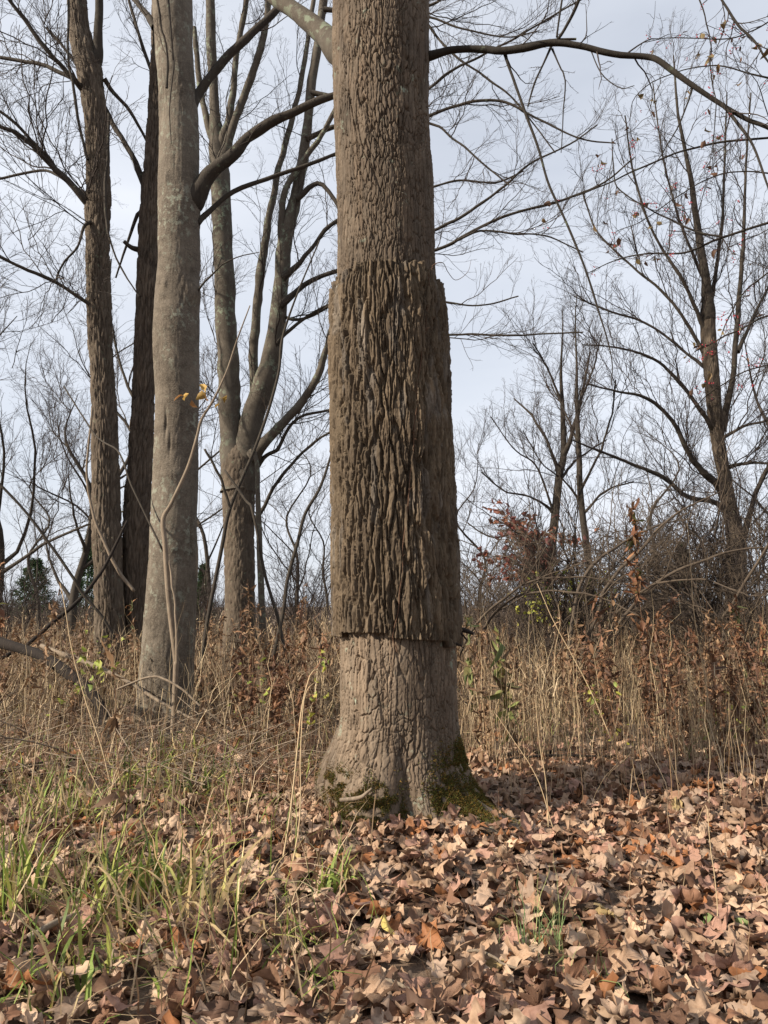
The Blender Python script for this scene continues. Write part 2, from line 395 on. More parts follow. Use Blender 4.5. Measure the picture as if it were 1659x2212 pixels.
crk = np.maximum(np.maximum((1 - sst(0.02, 0.13, f2 - f1)) * keepm, 1 - sst(0.01, 0.10, fa2 - fa1)), 0.5 * (1 - sst(0.02, 0.16, fb2 - fb1)) * keepf)
disp = soft * (-0.018 * crk + 0.0035 * (idh - 0.5) + 0.004 * ox + 0.0025 * (idb - 0.5) + 0.0035 * (idc - 0.5) * keepf) + 0.0045 * fine
blot = fbm(U * 9, ZZ * 2.2, 49, 4, 9); strk = fbm(U * 40, ZZ * 1.1, 50, 3, 40)
mtint = (1.16 - 0.28 * sst(1.0, 3.6, ZZ))[..., None] * ((0.72 + 0.26 * idh * soft + 0.14 * idc) * (0.80 + 0.75 * (blot - 0.3) + 0.35 * (strk - 0.5)))[..., None] * np.stack([np.ones_like(idh), 0.97 + 0.05 * idb, 0.93 + 0.1 * idb], -1)
mV, mF = column(mP, mR[:, None] + flare, th, disp)
mroot = thing('maple_tree', 'thick plated-bark maple in the middle with a bark sleeve around it', 'tree', (mP[20, 0], DM, 0.0))
part('trunk', mV, mF, M['maple'], mroot, colr=mtint.reshape(-1, 3))
mainx = lambda z: np.interp(z, mP[:, 2], mP[:, 0])
def surf(theta, z, off=0.0):
    """a point on the maple's surface"""
    it = np.argmin(np.abs(np.mod(th - theta + math.pi, 2 * math.pi) - math.pi)); iz = np.argmin(np.abs(zz - z))
    p = mV.reshape(len(zz), len(th), 3)[iz, it]; c = np.array([mP[iz, 0], DM, z]); n = nrm(p - c)
    return p + n * off

m_limbs = []
REG = {}
def limb_part(root, P, r, mat, sides=10, name='limb'):
    key = id(P)
    n = len(P); t = np.linspace(0, 1, n); sd = int(abs(P[0, 0] * 1000 + P[0, 2] * 77)) % 997; lg = np.concatenate([[0], np.cumsum(np.linalg.norm(np.diff(P, axis=0), axis=1))])
    r = r * (1 + 0.30 * (fbm(lg * 5 + sd, lg * 0, sd, 3) - 0.5)) * (1 + 0.35 * np.exp(-lg / (4 * r[0] + 1e-4)))
    P = P + np.stack([fbm(lg * 3.1 + sd, lg * 0, sd + q, 3) - 0.5 for q in range(3)], -1) * np.minimum(0.9 * r, 0.05)[:, None] * sst(0.0, 0.1, t)[:, None]
    V, F = tubes(P, r, sides); REG[key] = part(name, V, F, mat, root); return REG[key]
right_limb = trace([(900, 128, 20), (925, 122, 17), (980, 108, 15.5), (1050, 105, 15), (1080, 107, 15.5), (1130, 104, 14), (1190, 95, 13.5), (1255, 102, 12.5), (1320, 117, 12), (1395, 122, 11.5), (1425, 132, 11.5), (1470, 167, 11), (1540, 215, 10), (1610, 257, 9), (1660, 277, 8), (1760, 330, 6)], 4.85, 4.3, 70)
m_limbs.append(right_limb); limb_part(mroot, *right_limb, M['darklimb'], 12)
left_limb = trace([(790, 150, 66), (735, 108, 52), (700, 78, 42), (655, 42, 38), (615, 12, 34), (570, -20, 30), (480, -80, 24), (380, -120, 16)], 4.85, 5.5, 40)
m_limbs.append(left_limb); limb_part(mroot, *left_limb, M['stem'], 16)
subs = [trace([(1088, 108, 8), (1095, 130, 7), (1110, 170, 6.5), (1130, 235, 6.5), (1160, 310, 6), (1185, 390, 5.5), (1215, 465, 5), (1255, 560, 5), (1290, 660, 4.2), (1310, 725, 3.5), (1322, 785, 2.5), (1320, 830, 2)], 4.75, 4.5, 50, 0.015, 1),
        trace([(1085, 106, 7), (1155, 92, 6), (1200, 86, 5.5), (1245, 85, 5)], 4.78, 4.7, 14),
        trace([(1190, 97, 6), (1210, 78, 6), (1235, 35, 6.5), (1250, 0, 7), (1268, -50, 6)], 4.68, 4.5, 16),
        trace([(1192, 97, 5), (1175, 135, 4.5), (1155, 180, 4), (1140, 230, 3)], 4.68, 4.6, 14),
        trace([(1203, 80, 4), (1208, 40, 4), (1215, -10, 4)], 4.7, 4.7, 8),
        trace([(1193, 106, 4), (1207, 140, 3.5), (1220, 170, 3), (1217, 240, 2.5), (1212, 330, 1.8)], 4.66, 4.6, 16, 0.01, 4),
        trace([(1275, 105, 3), (1300, 160, 2.6), (1340, 190, 2.2), (1370, 185, 1.6)], 4.6, 4.3, 14),
        trace([(1560, 225, 7), (1590, 262, 6.5), (1622, 305, 6), (1645, 360, 5), (1665, 420, 4)], 4.4, 4.2, 14),
        trace([(1495, 190, 4), (1475, 250, 3), (1435, 325, 2.2), (1400, 370, 1.6)], 4.45, 4.4, 14, 0.01, 5)]
for s_ in subs: limb_part(mroot, *s_, M['darklimb'], 6, 'branch')
bp_, br_ = restack(subs[2:4] + subs[5:] + [right_limb, right_limb], 14)
t1 = grow(bp_, br_, 5, 0.12, 0.34, 0.5, 1.3, 0.1, 0.5, 8, 0.35, 0.0013, 0.25, rmax=0.006)
t2 = grow(*t1, 3, 0.25, 0.55, 0.5, 1.2, 0.1, 0.6, 6, 0.6, 0.0011)
t3 = grow(*t2, 2, 0.2, 0.5, 0.5, 1.1, 0.1, 0.6, 4, 0.7, 0.001)
V, F, _ = join([tubes(*t1, 4), tubes(*t2, 3), tubes(*t3, 3)])
part('crown', V, F, M['twig'], mroot)

# moss on the roots
def moss(spots, n, name, root, seed):
    g = np.random.default_rng(seed); Vs = []; Cs = []
    Vg = mV.reshape(len(zz), len(th), 3)
    for (tc_, zc_, tw, zw) in spots:
        tt = g.normal(tc_, tw, n); zq = np.clip(g.normal(zc_, zw, n), -0.05, 0.6)
        keep = fbm(tt * 9 + 7, zq * 22, 88, 3) > 0.43; tt, zq = tt[keep], zq[keep]
        it = np.array([np.argmin(np.abs(np.mod(th - a + math.pi, 2 * math.pi) - math.pi)) for a in tt]); iz = np.clip(np.searchsorted(zz, zq), 0, 262)
        p = Vg[iz, it]; ctr = np.stack([mP[iz, 0], np.full(len(iz), DM), p[:, 2] - 0.25], -1); nr = nrm(p - ctr)
        m = len(p)
        for q in range(2):
            d = nrm(nr + g.normal(size=(m, 3)) * 0.75); s = nrm(np.cross(d, g.normal(size=(m, 3)))); ln = g.uniform(0.009, 0.024, (m, 1)); wd = g.uniform(0.0015, 0.0035, (m, 1))
            b0 = p - nr * 0.004 + g.normal(size=(m, 3)) * 0.003
            Vs.append(np.stack([b0 - s * wd, b0 + s * wd, b0 + d * ln], 1).reshape(-1, 3))
            c = np.array([0.09, 0.08, 0.026]) * (0.5 + 0.9 * g.random((m, 1))) * np.where(g.random((m, 1)) < 0.45, np.array([[1.5, 1.05, 0.9]]), np.array([[0.85, 1.05, 0.9]]))
            Cs.append(np.repeat(c, 3, 0))
    V = np.concatenate(Vs); C = np.concatenate(Cs); F = np.arange(len(V)).reshape(-1, 3)
    part(name, V, F, M['moss'], root, colr=C, smooth=False)
moss([(-0.85, 0.20, 0.16, 0.10), (-0.35, 0.32, 0.16, 0.05), (-0.7, 0.07, 0.12, 0.05), (-0.35, 0.10, 0.2, 0.05), (-1.0, 0.10, 0.12, 0.07)], 4200, 'moss', mroot, 5)
moss([(-2.0, 0.17, 0.22, 0.05), (-1.8, 0.04, 0.2, 0.05), (-2.6, 0.20, 0.2, 0.04), (-1.85, 0.10, 0.16, 0.06), (-2.3, 0.08, 0.25, 0.05)], 3600, 'moss', mroot, 6)

# ---- the bark sleeve
srows = [(480, 712, 951), (590, 714, 957), (700, 716, 962), (800, 717, 967), (1000, 719, 977), (1200, 721, 986), (1350, 722, 993), (1460, 723, 999)]
sth = thetas(430, 40); ns = 430
STH, SS = np.meshgrid(sth, np.linspace(0, 1, ns))
rel = np.cos(sth); frontish = np.sin(sth) < 0.3
step = np.where(rel < -0.83, -0.022, np.where(rel < -0.15, 0.008, np.where(rel < 0.72, -0.018 - 0.03 * (rel + 0.15), -0.082)))
zb = 1.085 + step + 0.010 * (fbm(sth * 20, sth * 0, 71, 3) - 0.5)
SU1 = np.mod(sth + math.pi, 2 * math.pi) / (2 * math.pi)
jag = vn(SU1 * 96, sth * 0, 72, 96) * 0.6 + vn(SU1 * 30, sth * 0, 73, 30) * 0.6
zt = 3.50 - 0.075 * jag - 0.05 * sst(0.55, 0.95, np.abs(rel)) 
SZ = zb[None, :] + (zt - zb)[None, :] * SS
SU = np.repeat(SU1[None], ns, 0)
sP, sR = profile(srows, DM, 0, np.linspace(0.95, 3.6, 300))
SX = np.interp(SZ, sP[:, 2], sP[:, 0]); SRd = np.interp(SZ, sP[:, 2], sR)
rg1 = fbm(SU * 170, SZ * 26, 145, 3, 170) - 0.5; rg2 = fbm(SU * 60, SZ * 7, 146, 2, 60) - 0.5
a1, a2, aid, aox, aoy = plates(SU + 0.0022 * rg1 + 0.010 * rg2, SZ + 0.06 * rg1, 78, 0.44, 101, 1.3)
b1, b2, bid, box_, boy = plates(SU + 0.0025 * rg1 + 0.007 * rg2, SZ + 0.05 * rg1, 116, 0.28, 131, 1.1)
c1_, c2_, cid, cox, coy = plates(SU + 0.006 * rg1, SZ + 0.02 * rg1, 90, 0.055, 137, 0.7)
ridge = 0.66 * sst(0.0, 0.30, a2 - a1) + 0.34 * sst(0.0, 0.26, b2 - b1)
rough_ = fbm(SU * 340, SZ * 60, 141, 4, 340) - 0.5
dsp = 0.046 * (ridge - 0.8) + 0.009 * (aid - 0.5) + 0.014 * aox * sst(0.05, 0.4, a2 - a1) + 0.009 * rough_ + 0.005 * (cid - 0.5) * sst(0.0, 0.2, c2_ - c1_) + 0.010 * (vn(SU * 14, SZ * 2, 144, 14) - 0.5)
dsp -= 0.03 * sst(0.93, 1.0, SS) * vn(SU * 96, SZ * 9, 151, 96)
rr_ = SRd + dsp + 0.006
sV = np.stack([SX + rr_ * np.cos(STH), DM + rr_ * np.sin(STH), SZ], -1).reshape(-1, 3)
m_ = len(sth)
def quads(n, m):
    i, j = np.meshgrid(np.arange(n - 1), np.arange(m), indexing='ij'); i = i.ravel(); j = j.ravel(); j2 = (j + 1) % m
    return np.stack([i * m + j, i * m + j2, (i + 1) * m + j2, (i + 1) * m + j], -1)
sF = quads(ns, m_)
inn = []
for row, zr in ((ns - 1, zt), (0, zb)):
    x = np.interp(zr, sP[:, 2], sP[:, 0]); r_ = np.interp(zr, sP[:, 2], sR) - 0.036
    inn.append(np.stack([x + r_ * np.cos(sth), DM + r_ * np.sin(sth), zr], -1))
n0 = len(sV); sV = np.concatenate([sV, inn[0], inn[1]])
jj = np.arange(m_); j2 = (jj + 1) % m_; top = (ns - 1) * m_
rim = np.concatenate([np.stack([top + jj, top + j2, n0 + j2, n0 + jj], -1), np.stack([n0 + jj, n0 + j2, n0 + m_ + j2, n0 + m_ + jj], -1), np.stack([n0 + m_ + jj, n0 + m_ + j2, j2, jj], -1)])
grey = sst(0.60, 0.68, fbm(SU * 40, SZ * 3.2, 161, 3, 40))[..., None]
wet = sst(0.4, 0.75, vn(SU * 9, SZ * 1.4, 163, 9))[..., None]
stint = (0.8 + 0.42 * aid)[..., None] * (1 - 0.12 * wet) * ((1 - grey) * np.array([1.0, 0.98, 0.95]) + grey * np.array([1.2, 1.3, 1.5]))
stint = np.concatenate([stint.reshape(-1, 3), np.full((2 * m_, 3), 0.7)])
sroot = thing('bark_sleeve', 'deeply ridged brown bark sleeve wrapped around the middle of the thick trunk', 'bark sleeve', (sP[20, 0], DM, 1.08))
part('bark_sheet', sV, [sF, rim], M['sleeve'], sroot, colr=stint)
for (x0, y0, x1, y1, wd, dz) in ((985, 1358, 1022, 1369, 11, 4.75), (992, 1366, 1010, 1385, 5, 4.72), (970, 1388, 998, 1396, 6, 4.62)):
    P, r = trace([(x0, y0, wd), (0.5 * (x0 + x1), 0.5 * (y0 + y1) - 2, wd), (x1, y1, wd * 0.6)], dz, dz + 0.02, 5)
    V, F = tubes(P, r, 5, True); part('bark_splinter', V, F, M['log'], sroot)

# thin vine creeping up the sleeve
vp = [(760 + 97, 1408, 3), (850, 1375, 3.4), (862, 1300, 3.6), (868, 1240, 3.6), (873, 1160, 3.4), (886, 1040, 3.4), (893, 960, 3.2), (899, 880, 3.2), (903, 820, 3), (912, 760, 3), (919, 720, 2.8), (925, 640, 2.6), (928, 590, 2.6), (935, 575, 2.4)]
def on_sleeve(pts, lift=0.006, n=90):
    rows = []
    for x, y, wd in pts:
        d = 4.45
        for _ in range(3):
            p = at(x, y, d); c = np.interp(p[2], sP[:, 2], sP[:, 0]); r_ = np.interp(p[2], sP[:, 2], sR) + lift
            d = DM - math.sqrt(max(1e-4, r_ * r_ - (p[0] - c) ** 2))
        rows.append(np.concatenate([at(x, y, d), [0.5 * wd * px2m(y, d)]]))
    s = spline(rows, n); return s[:, :3], s[:, 3]
P, r = on_sleeve(vp); r = r * 0.8; P = P + 0.004 * np.sin(np.linspace(0, 60, 90))[:, None] * np.array([1, 0, 0.3])
V, F = tubes(P, r, 6)
lst = [(V, F)]
for k_ in range(9):
    q = P[6 + k_ * 9]; e = q + np.array([rng.uniform(-0.03, 0.03), -0.012, rng.uniform(-0.02, 0.03)])
    lst.append(tubes(spline([q, 0.5 * (q + e) + [0, -0.01, 0.005], e], 5), np.linspace(0.0025, 0.001, 5), 4))
V, F, _ = join(lst); single('vine', V, F, M['vine'], 'thin reddish vine creeping up the front of the bark sleeve', 'vine')
P, r = trace([(933, 575, 2.4), (945, 568, 2.2), (958, 569, 2), (968, 588, 1.8), (985, 605, 1.4), (1010, 588, 1.0), (1018, 560, 0.8)], 4.5, 4.6, 30)
V, F = tubes(P, r, 4); single('vine', V, F, M['vine'], 'loose wiry vine end looping off the top edge of the bark sleeve', 'vine')

# ---- helper: fine twig sprays, a handful of meshes shared by every bare branch
def spray_mesh(seed, n1, n2, n3, up, wig, mat, r0=0.0062, rt=0.0014, curve=0.25):
    g = np.random.default_rng(seed); t = np.linspace(0, 1, 11)
    P = np.stack([t * 0.96, 0.05 * np.cumsum(g.normal(0, 0.35, 11)), curve * t ** 2 * g.uniform(0.3, 1.0) + 0.03 * np.cumsum(g.normal(0, 0.35, 11))], -1); P -= P[0]
    b = (P[None], np.linspace(r0, rt * 1.4, 11)[None]); out = [tubes(*b, 4)]
    for lv, n in enumerate((n1, n2, n3)):
        if not n: break
        b = grow(*b, n, (0.28, 0.28, 0.25)[lv], (0.75, 0.7, 0.6)[lv], 0.3, 0.95, up, wig, (7, 5, 3)[lv], 0.62, rt, 0.10, g=g)
        out.append(tubes(*b, 3))
    V, F, _ = join(out); return mesh('twig_spray', V, F, M[mat])
SPR = {'fine': [spray_mesh(7000 + q, (7, 5, 9)[q % 3], (4, 5, 3)[q % 3], 2, (0.5, 0.2, 0.7)[q % 3], (0.45, 0.6, 0.35)[q % 3], 'twig', 0.0066, 0.0018, (0.3, -0.15, 0.5)[q % 3]) for q in range(9)],
       'brush': [spray_mesh(7100 + q, 6, 4, 1, 0.15, 0.5, 'twig', 0.0085, 0.0030) for q in range(5)],
       'pale': [spray_mesh(7200 + q, 5, 3, 1, 0.15, 0.45, 'twig_pale', 0.008, 0.0026) for q in range(4)]}
def sprays(root, limbs, n, L0, L1, seed, lib='fine', tmin=0.12, a0=0.35, a1=1.05, up=0.35, flat=0.0, parents=None, K=14):
    """n twig sprays along every limb, L0..L1 metres long"""
    g = np.random.default_rng(seed); b = limbs if isinstance(limbs[0], np.ndarray) and limbs[0].ndim == 3 else restack(limbs, K)
    if parents is None: parents = [REG.get(id(l_[0]), root) for l_ in limbs]
    Q, _ = grow(*b, n, 1, 1, a0, a1, up, 0.0, 2, g=g, tmin=tmin, flat=flat)
    o0 = Q[:, 0]; d = nrm(Q[:, 1] - Q[:, 0] ); d = nrm(d + np.array([0, 0, up * 0.5]))
    tt = np.tile(np.linspace(1.0, 0.65, n), len(b[0])); inv = root.location
    for q in range(len(o0)):
        x = d[q]; y = nrm(np.cross([0, 0, 1.0], x) + 1e-6); rl = g.normal(0, 0.5); z = np.cross(x, y); y, z = y * math.cos(rl) + z * math.sin(rl), z * math.cos(rl) - y * math.sin(rl)
        s = (L0 * 0.6 + (L1 - L0 * 0.6) * g.random() ** 1.5) * tt[q]
        me = SPR[lib][g.integers(0, len(SPR[lib]))]
        o = bpy.data.objects.new('twig_spray', me); col.objects.link(o); o.parent = parents[q // n]
        from mathutils import Matrix
        o.matrix_local = Matrix(((x[0] * s, y[0] * s, z[0] * s, o0[q, 0] - inv[0]), (x[1] * s, y[1] * s, z[1] * s, o0[q, 1] - inv[1]), (x[2] * s, y[2] * s, z[2] * s, o0[q, 2] - inv[2]), (0, 0, 0, 1)))
def bark_trunk(root, P, rad, mat, cols, seed, ncell, cv, depth, lump=0.02, flare=None, smooth_low=None):
    t_ = thetas(int(cols * 0.7), cols - int(cols * 0.7), 3.9); n = len(P)
    T_, Z_ = np.meshgrid(t_, P[:, 2]); U_ = np.mod(T_ + math.pi, 2 * math.pi) / (2 * math.pi)
    f1, f2, idh, ox, oy = plates(U_, Z_, ncell, cv, seed, 0.8)
    rg = sst(0.0, 0.3, f2 - f1)
    amt = np.ones_like(U_) if smooth_low is None else smooth_low(Z_, U_)
    d = amt * (depth * (rg - 1) + depth * 0.45 * (idh - 0.5) + depth * 0.5 * ox) + lump * (fbm(U_ * 3, Z_ * 1.1, seed + 50, 3, 3) - 0.5) + 0.25 * depth * (fbm(U_ * 60, Z_ * 14, seed + 60, 3, 60) - 0.5)
    if flare is not None: d = d + flare(T_, Z_)
    tint = (0.8 + 0.4 * idh * amt + 0.2 * (1 - amt))[..., None] * np.ones(3)
    V, F = column(P, rad, t_, d)
    return part('trunk', V, F, mat, root, colr=tint.reshape(-1, 3))

# ---- smooth grey tree, left of the maple
DB = 8.6
brows = [(-330, 326, 394), (-150, 325, 405), (0, 326, 414), (100, 334, 418), (250, 343, 427), (400, 346, 432), (450, 344, 434), (500, 341, 432), (600, 338, 429), (700, 336, 428), (830, 334, 428), (980, 331, 428), (1130, 325, 427), (1230, 320, 427), (1330, 315, 424), (1430, 309, 419), (1500, 308, 417), (1590, 308, 417)]
P, rad = profile(brows, DB, 340)
broot = thing('smooth_barked_tree', 'smooth grey-brown trunk with lichen specks just left of the sleeved maple', 'tree', (P[5, 0], DB, 0))
def bfl(T_, Z_):
    z0 = np.maximum(Z_, 0); l = lambda c, wd: np.exp(-((np.mod(T_ - c + math.pi, 2 * math.pi) - math.pi) / wd) ** 2)
    kn = 0
    for (tc_, z_, a, wt, wz) in ((-1.9, 5.05, 0.02, 0.12, 0.07), (-0.4, 5.0, 0.07, 0.5, 0.16), (-1.7, 2.75, 0.012, 0.5, 0.03), (-2.0, 6.4, 0.02, 0.1, 0.08), (-1.2, 1.9, 0.012, 0.2, 0.03)):
        kn = kn + a * l(tc_, wt) * np.exp(-((Z_ - z_) / wz) ** 2)
    for (tc_, z_, a, wt, wz) in ((-1.75, 3.35, -0.03, 0.05, 0.16), (-0.55, 2.1, -0.03, 0.05, 0.22), (-0.85, 1.25, -0.03, 0.06, 0.14), (-1.55, 3.1, -0.02, 0.04, 0.12), (-0.45, 0.9, -0.025, 0.06, 0.3), (-1.85, 4.85, -0.015, 0.3, 0.02)):
        kn = kn + a * l(tc_, wt) * np.exp(-((Z_ - z_) / wz) ** 2)
    return kn + np.exp(-z0 / 0.18) * (0.14 * l(-2.6, 0.5) + 0.10 * l(-1.0, 0.45) + 0.14 * l(0.3, 0.5) + 0.1 * l(1.8, 0.6))
bark_trunk(broot, P, rad, M['smooth'], 130, 201, 34, 0.20, 0.017, 0.07, bfl,
           lambda Z_, U_: np.clip(0.20 + 0.9 * sst(1.9, 0.2, Z_) * vn(U_ * 7, Z_ * 0.9, 203, 7) * 1.5 + 0.4 * sst(0.7, 0.85, vn(U_ * 12, Z_ * 1.2, 204, 12)), 0, 1))
b_limbs = [trace([(392, 462, 34), (412, 436, 42), (430, 408, 37), (455, 372, 28), (500, 335, 26), (540, 293, 23), (600, 260, 20), (660, 231, 18), (720, 206, 16), (800, 175, 14), (880, 130, 10)], 8.62, 8.3, 40, 0.03, 2),
           trace([(405, 240, 22), (428, 200, 19), (480, 135, 18), (530, 85, 17), (590, 30, 15), (640, -30, 12)], 8.6, 8.8, 24, 0.02, 3),
           trace([(425, 482, 12), (445, 462, 10.5), (500, 415, 10), (575, 385, 9), (645, 365, 8), (720, 335, 7), (820, 290, 5), (930, 190, 4), (970, 155, 3.4), (1030, 125, 3)], 8.6, 9.2, 40, 0.03, 4),
           trace([(335, 60, 14), (310, 25, 12), (270, -25, 10)], 8.6, 8.9, 10),
           trace([(418, 640, 5), (450, 600, 4), (500, 560, 3), (560, 545, 2)], 8.5, 8.3, 12, 0.02, 6),
           trace([(360, 190, 5), (362, 120, 5), (350, 60, 5), (340, 0, 5)], 8.2, 8.0, 12, 0.02, 7),
           trace([(362, 0, 6), (372, 100, 5), (374, 160, 4), (366, 230, 3), (370, 310, 2)], 8.2, 8.1, 16, 0.03, 8)]
for k_, (P, r) in enumerate(b_limbs): limb_part(broot, P, r, M['limb'], 10 if k_ < 4 else 5)
sprays(broot, b_limbs[:4], 6, 0.7, 1.6, 21); sprays(broot, b_limbs[4:], 3, 0.3, 0.7, 22)

# ---- rough-barked trunk, far left
DC = 13.0
crows = [(-400, 120, 152), (-200, 132, 168), (-40, 142, 184), (50, 149, 192), (110, 157, 208), (150, 166, 219), (250, 183, 231), (400, 187, 238), (430, 184, 240), (500, 186, 237), (600, 187, 238), (730, 190, 243), (830, 196, 249), (980, 199, 256), (1130, 201, 260), (1230, 204, 263), (1330, 207, 266), (1420, 206, 268), (1480, 205, 268)]
P, rad = profile(crows, DC, 320)
croot = thing('rough_barked_tree', 'tall rough-barked trunk furthest left, forked near the top of the photo', 'tree', (P[5, 0], DC, 0))
bark_trunk(croot, P, rad, M['rough'], 110, 301, 30, 0.30, 0.035, 0.05, lambda T_, Z_: 0.10 * np.exp(-np.maximum(Z_, 0) / 0.3))
c_limbs = [trace([(200, 150, 24), (210, 110, 20), (213, 50, 17), (215, -40, 17), (222, -160, 14)], DC, 12.8, 20),
           trace([(200, 450, 18), (180, 426, 15), (125, 370, 13), (75, 320, 11), (30, 285, 9), (-30, 262, 8), (-120, 220, 6)], DC, 12, 30, 0.03, 1),
           trace([(120, 365, 9), (100, 338, 8), (65, 300, 7), (30, 262, 7), (-20, 225, 6), (-90, 160, 5)], 12.7, 12, 24, 0.03, 2),
           trace([(185, 205, 13), (172, 185, 11), (140, 150, 10), (105, 112, 10), (60, 50, 9), (25, 8, 8), (-20, -60, 7)], DC, 12, 24, 0.03, 3),
           trace([(182, 195, 11), (170, 178, 10), (110, 146, 9), (60, 132, 8), (-20, 120, 7), (-90, 100, 5)], DC, 13.5, 24, 0.03, 4),
           trace([(195, 480, 7), (182, 490, 6), (165, 535, 5), (130, 580, 4.5), (119, 612, 4)], 12.8, 12.5, 16, 0.02, 5),
           trace([(200, 665, 9), (186, 652, 8), (120, 610, 8), (50, 580, 7), (-20, 545, 6), (-100, 500, 4)], DC, 12, 24, 0.03, 6),
           trace([(195, 435, 8), (182, 420, 7), (125, 378, 6), (75, 370, 6), (-20, 390, 5), (-100, 400, 3.5)], DC, 14, 24, 0.04, 7),
           trace([(225, 170, 9), (245, 200, 8), (280, 240, 7), (325, 320, 6)], 12.9, 13.4, 16, 0.02, 8),
           trace([(190, 345, 6), (178, 300, 6), (160, 200, 6), (147, 120, 5), (148, 0, 5)], 12.6, 12.4, 24, 0.05, 9),
           trace([(236, 250, 5), (232, 330, 6), (228, 420, 6), (232, 500, 5), (262, 580, 4), (300, 640, 3)], 12.6, 12.4, 24, 0.04, 10)]
for k_, (P, r) in enumerate(c_limbs): limb_part(croot, P, r, M['limb'], 10 if k_ == 0 else 7)
sprays(croot, c_limbs[1:8], 14, 1.0, 2.8, 31, tmin=0.02); sprays(croot, c_limbs[8:], 3, 0.5, 1.0, 32)

# ---- dark leaning trunk
DD = 13.4
drows = [(-300, 330, 350), (-100, 328, 352), (100, 326, 354), (250, 319, 352), (400, 308, 348), (500, 302, 343), (600, 298, 340), (730, 292, 336), (830, 288, 333), (980, 280, 330), (1080, 268, 325), (1230, 265, 320), (1330, 268, 316), (1420, 268, 318), (1480, 268, 318)]
P, rad = profile(drows, DD, 260)
droot = thing('dark_leaning_tree', 'dark furrowed trunk leaning away beside the furthest left trunk', 'tree', (P[5, 0], DD, 0))
bark_trunk(droot, P, rad, M['darkbark'], 90, 401, 26, 0.32, 0.04, 0.06, lambda T_, Z_: 0.10 * np.exp(-np.maximum(Z_, 0) / 0.3))
d_limbs = [trace([(325, 420, 17), (312, 398, 14), (280, 325, 12), (240, 258, 10), (222, 225, 9), (160, 130, 7), (100, 60, 5)], DD, 13.8, 26, 0.03, 1),
           trace([(318, 475, 8), (300, 460, 8), (270, 540, 5), (250, 600, 4)], DD, 13.6, 12, 0.02, 2),
           trace([(300, 540, 9), (283, 535, 9), (268, 520, 8)], DD, 13.2, 8),
           trace([(345, 200, 10), (315, 120, 8), (290, 40, 7), (262, -60, 6)], DD, 14, 16, 0.03, 3),
           trace([(300, 880, 7), (270, 820, 6), (250, 740, 5), (236, 660, 4), (240, 560, 3)], DD, 14, 16, 0.03, 4)]
for P, r in d_limbs: limb_part(droot, P, r, M['limb'], 7)
sprays(droot, [d_limbs[0], d_limbs[3], d_limbs[4]], 15, 1.0, 2.2, 41)

# ---- many-stemmed tree behind
DE = 15.0
erows = [(935, 513, 525), (960, 500, 542), (985, 484, 553), (1010, 479, 556), (1055, 480, 552), (1130, 482, 549), (1230, 485, 550), (1330, 486, 551), (1400, 483, 554), (1450, 481, 556)]
P, rad = profile(erows, DE, 150)
eroot = thing('many_stemmed_tree', 'pale lichened tree splitting into many steep stems behind the smooth trunk', 'tree', (P[5, 0], DE, 0))
bark_trunk(eroot, P, rad, M['rough'], 90, 501, 44, 0.22, 0.02, 0.05, lambda T_, Z_: 0.12 * np.exp(-np.maximum(Z_, 0) / 0.3))
e_stems = [trace([(512, 1060, 50), (507, 1010, 50), (500, 960, 45), (496, 880, 47), (495, 800, 48), (488, 700, 45), (486, 600, 43), (480, 500, 44), (476, 400, 42), (470, 330, 38), (466, 280, 26), (463, 220, 22), (458, 130, 20), (453, 0, 20), (450, -120, 17)], DE, DE, 60),
           trace([(522, 1060, 50), (527, 1010, 52), (534, 960, 49), (546, 900, 48), (570, 830, 46), (589, 760, 39), (603, 650, 36), (611, 550, 33), (621, 500, 32), (632, 450, 27), (645, 400, 25), (655, 350, 24), (661, 300, 22), (671, 200, 20), (685, 100, 19), (700, 0, 18), (712, -120, 15)], DE, 14.6, 60),
           trace([(553, 890, 20), (548, 780, 21), (552, 700, 21), (560, 625, 20), (570, 550, 18), (580, 475, 16), (593, 400, 14), (612, 330, 13), (636, 240, 12), (655, 150, 11), (670, 50, 10), (690, -80, 8)], 15.6, 15.9, 50, 0.04, 3),
           trace([(475, 345, 24), (482, 300, 19), (500, 230, 15), (510, 120, 13), (525, 50, 12), (540, -60, 10)], DE, 14.8, 30, 0.02, 4),
           trace([(480, 350, 22), (495, 300, 18), (525, 215, 16), (550, 145, 15), (570, 70, 14), (590, -60, 12)], 14.9, 14.4, 30, 0.02, 5),
           trace([(548, 985, 26), (560, 968, 20), (600, 925, 19), (655, 865, 18), (685, 815, 16), (705, 755, 13), (718, 700, 11), (740, 620, 9), (800, 500, 7)], 14.8, 14.0, 40, 0.02, 6),
           trace([(612, 540, 18), (608, 480, 15), (615, 420, 14), (640, 368, 13), (690, 300, 11), (722, 240, 10), (770, 160, 8)], 14.8, 14.2, 30, 0.03, 7),
           trace([(470, 330, 16), (452, 280, 14), (437, 215, 13), (428, 150, 12), (420, 60, 10)], DE, 15.3, 20, 0.03, 8)]
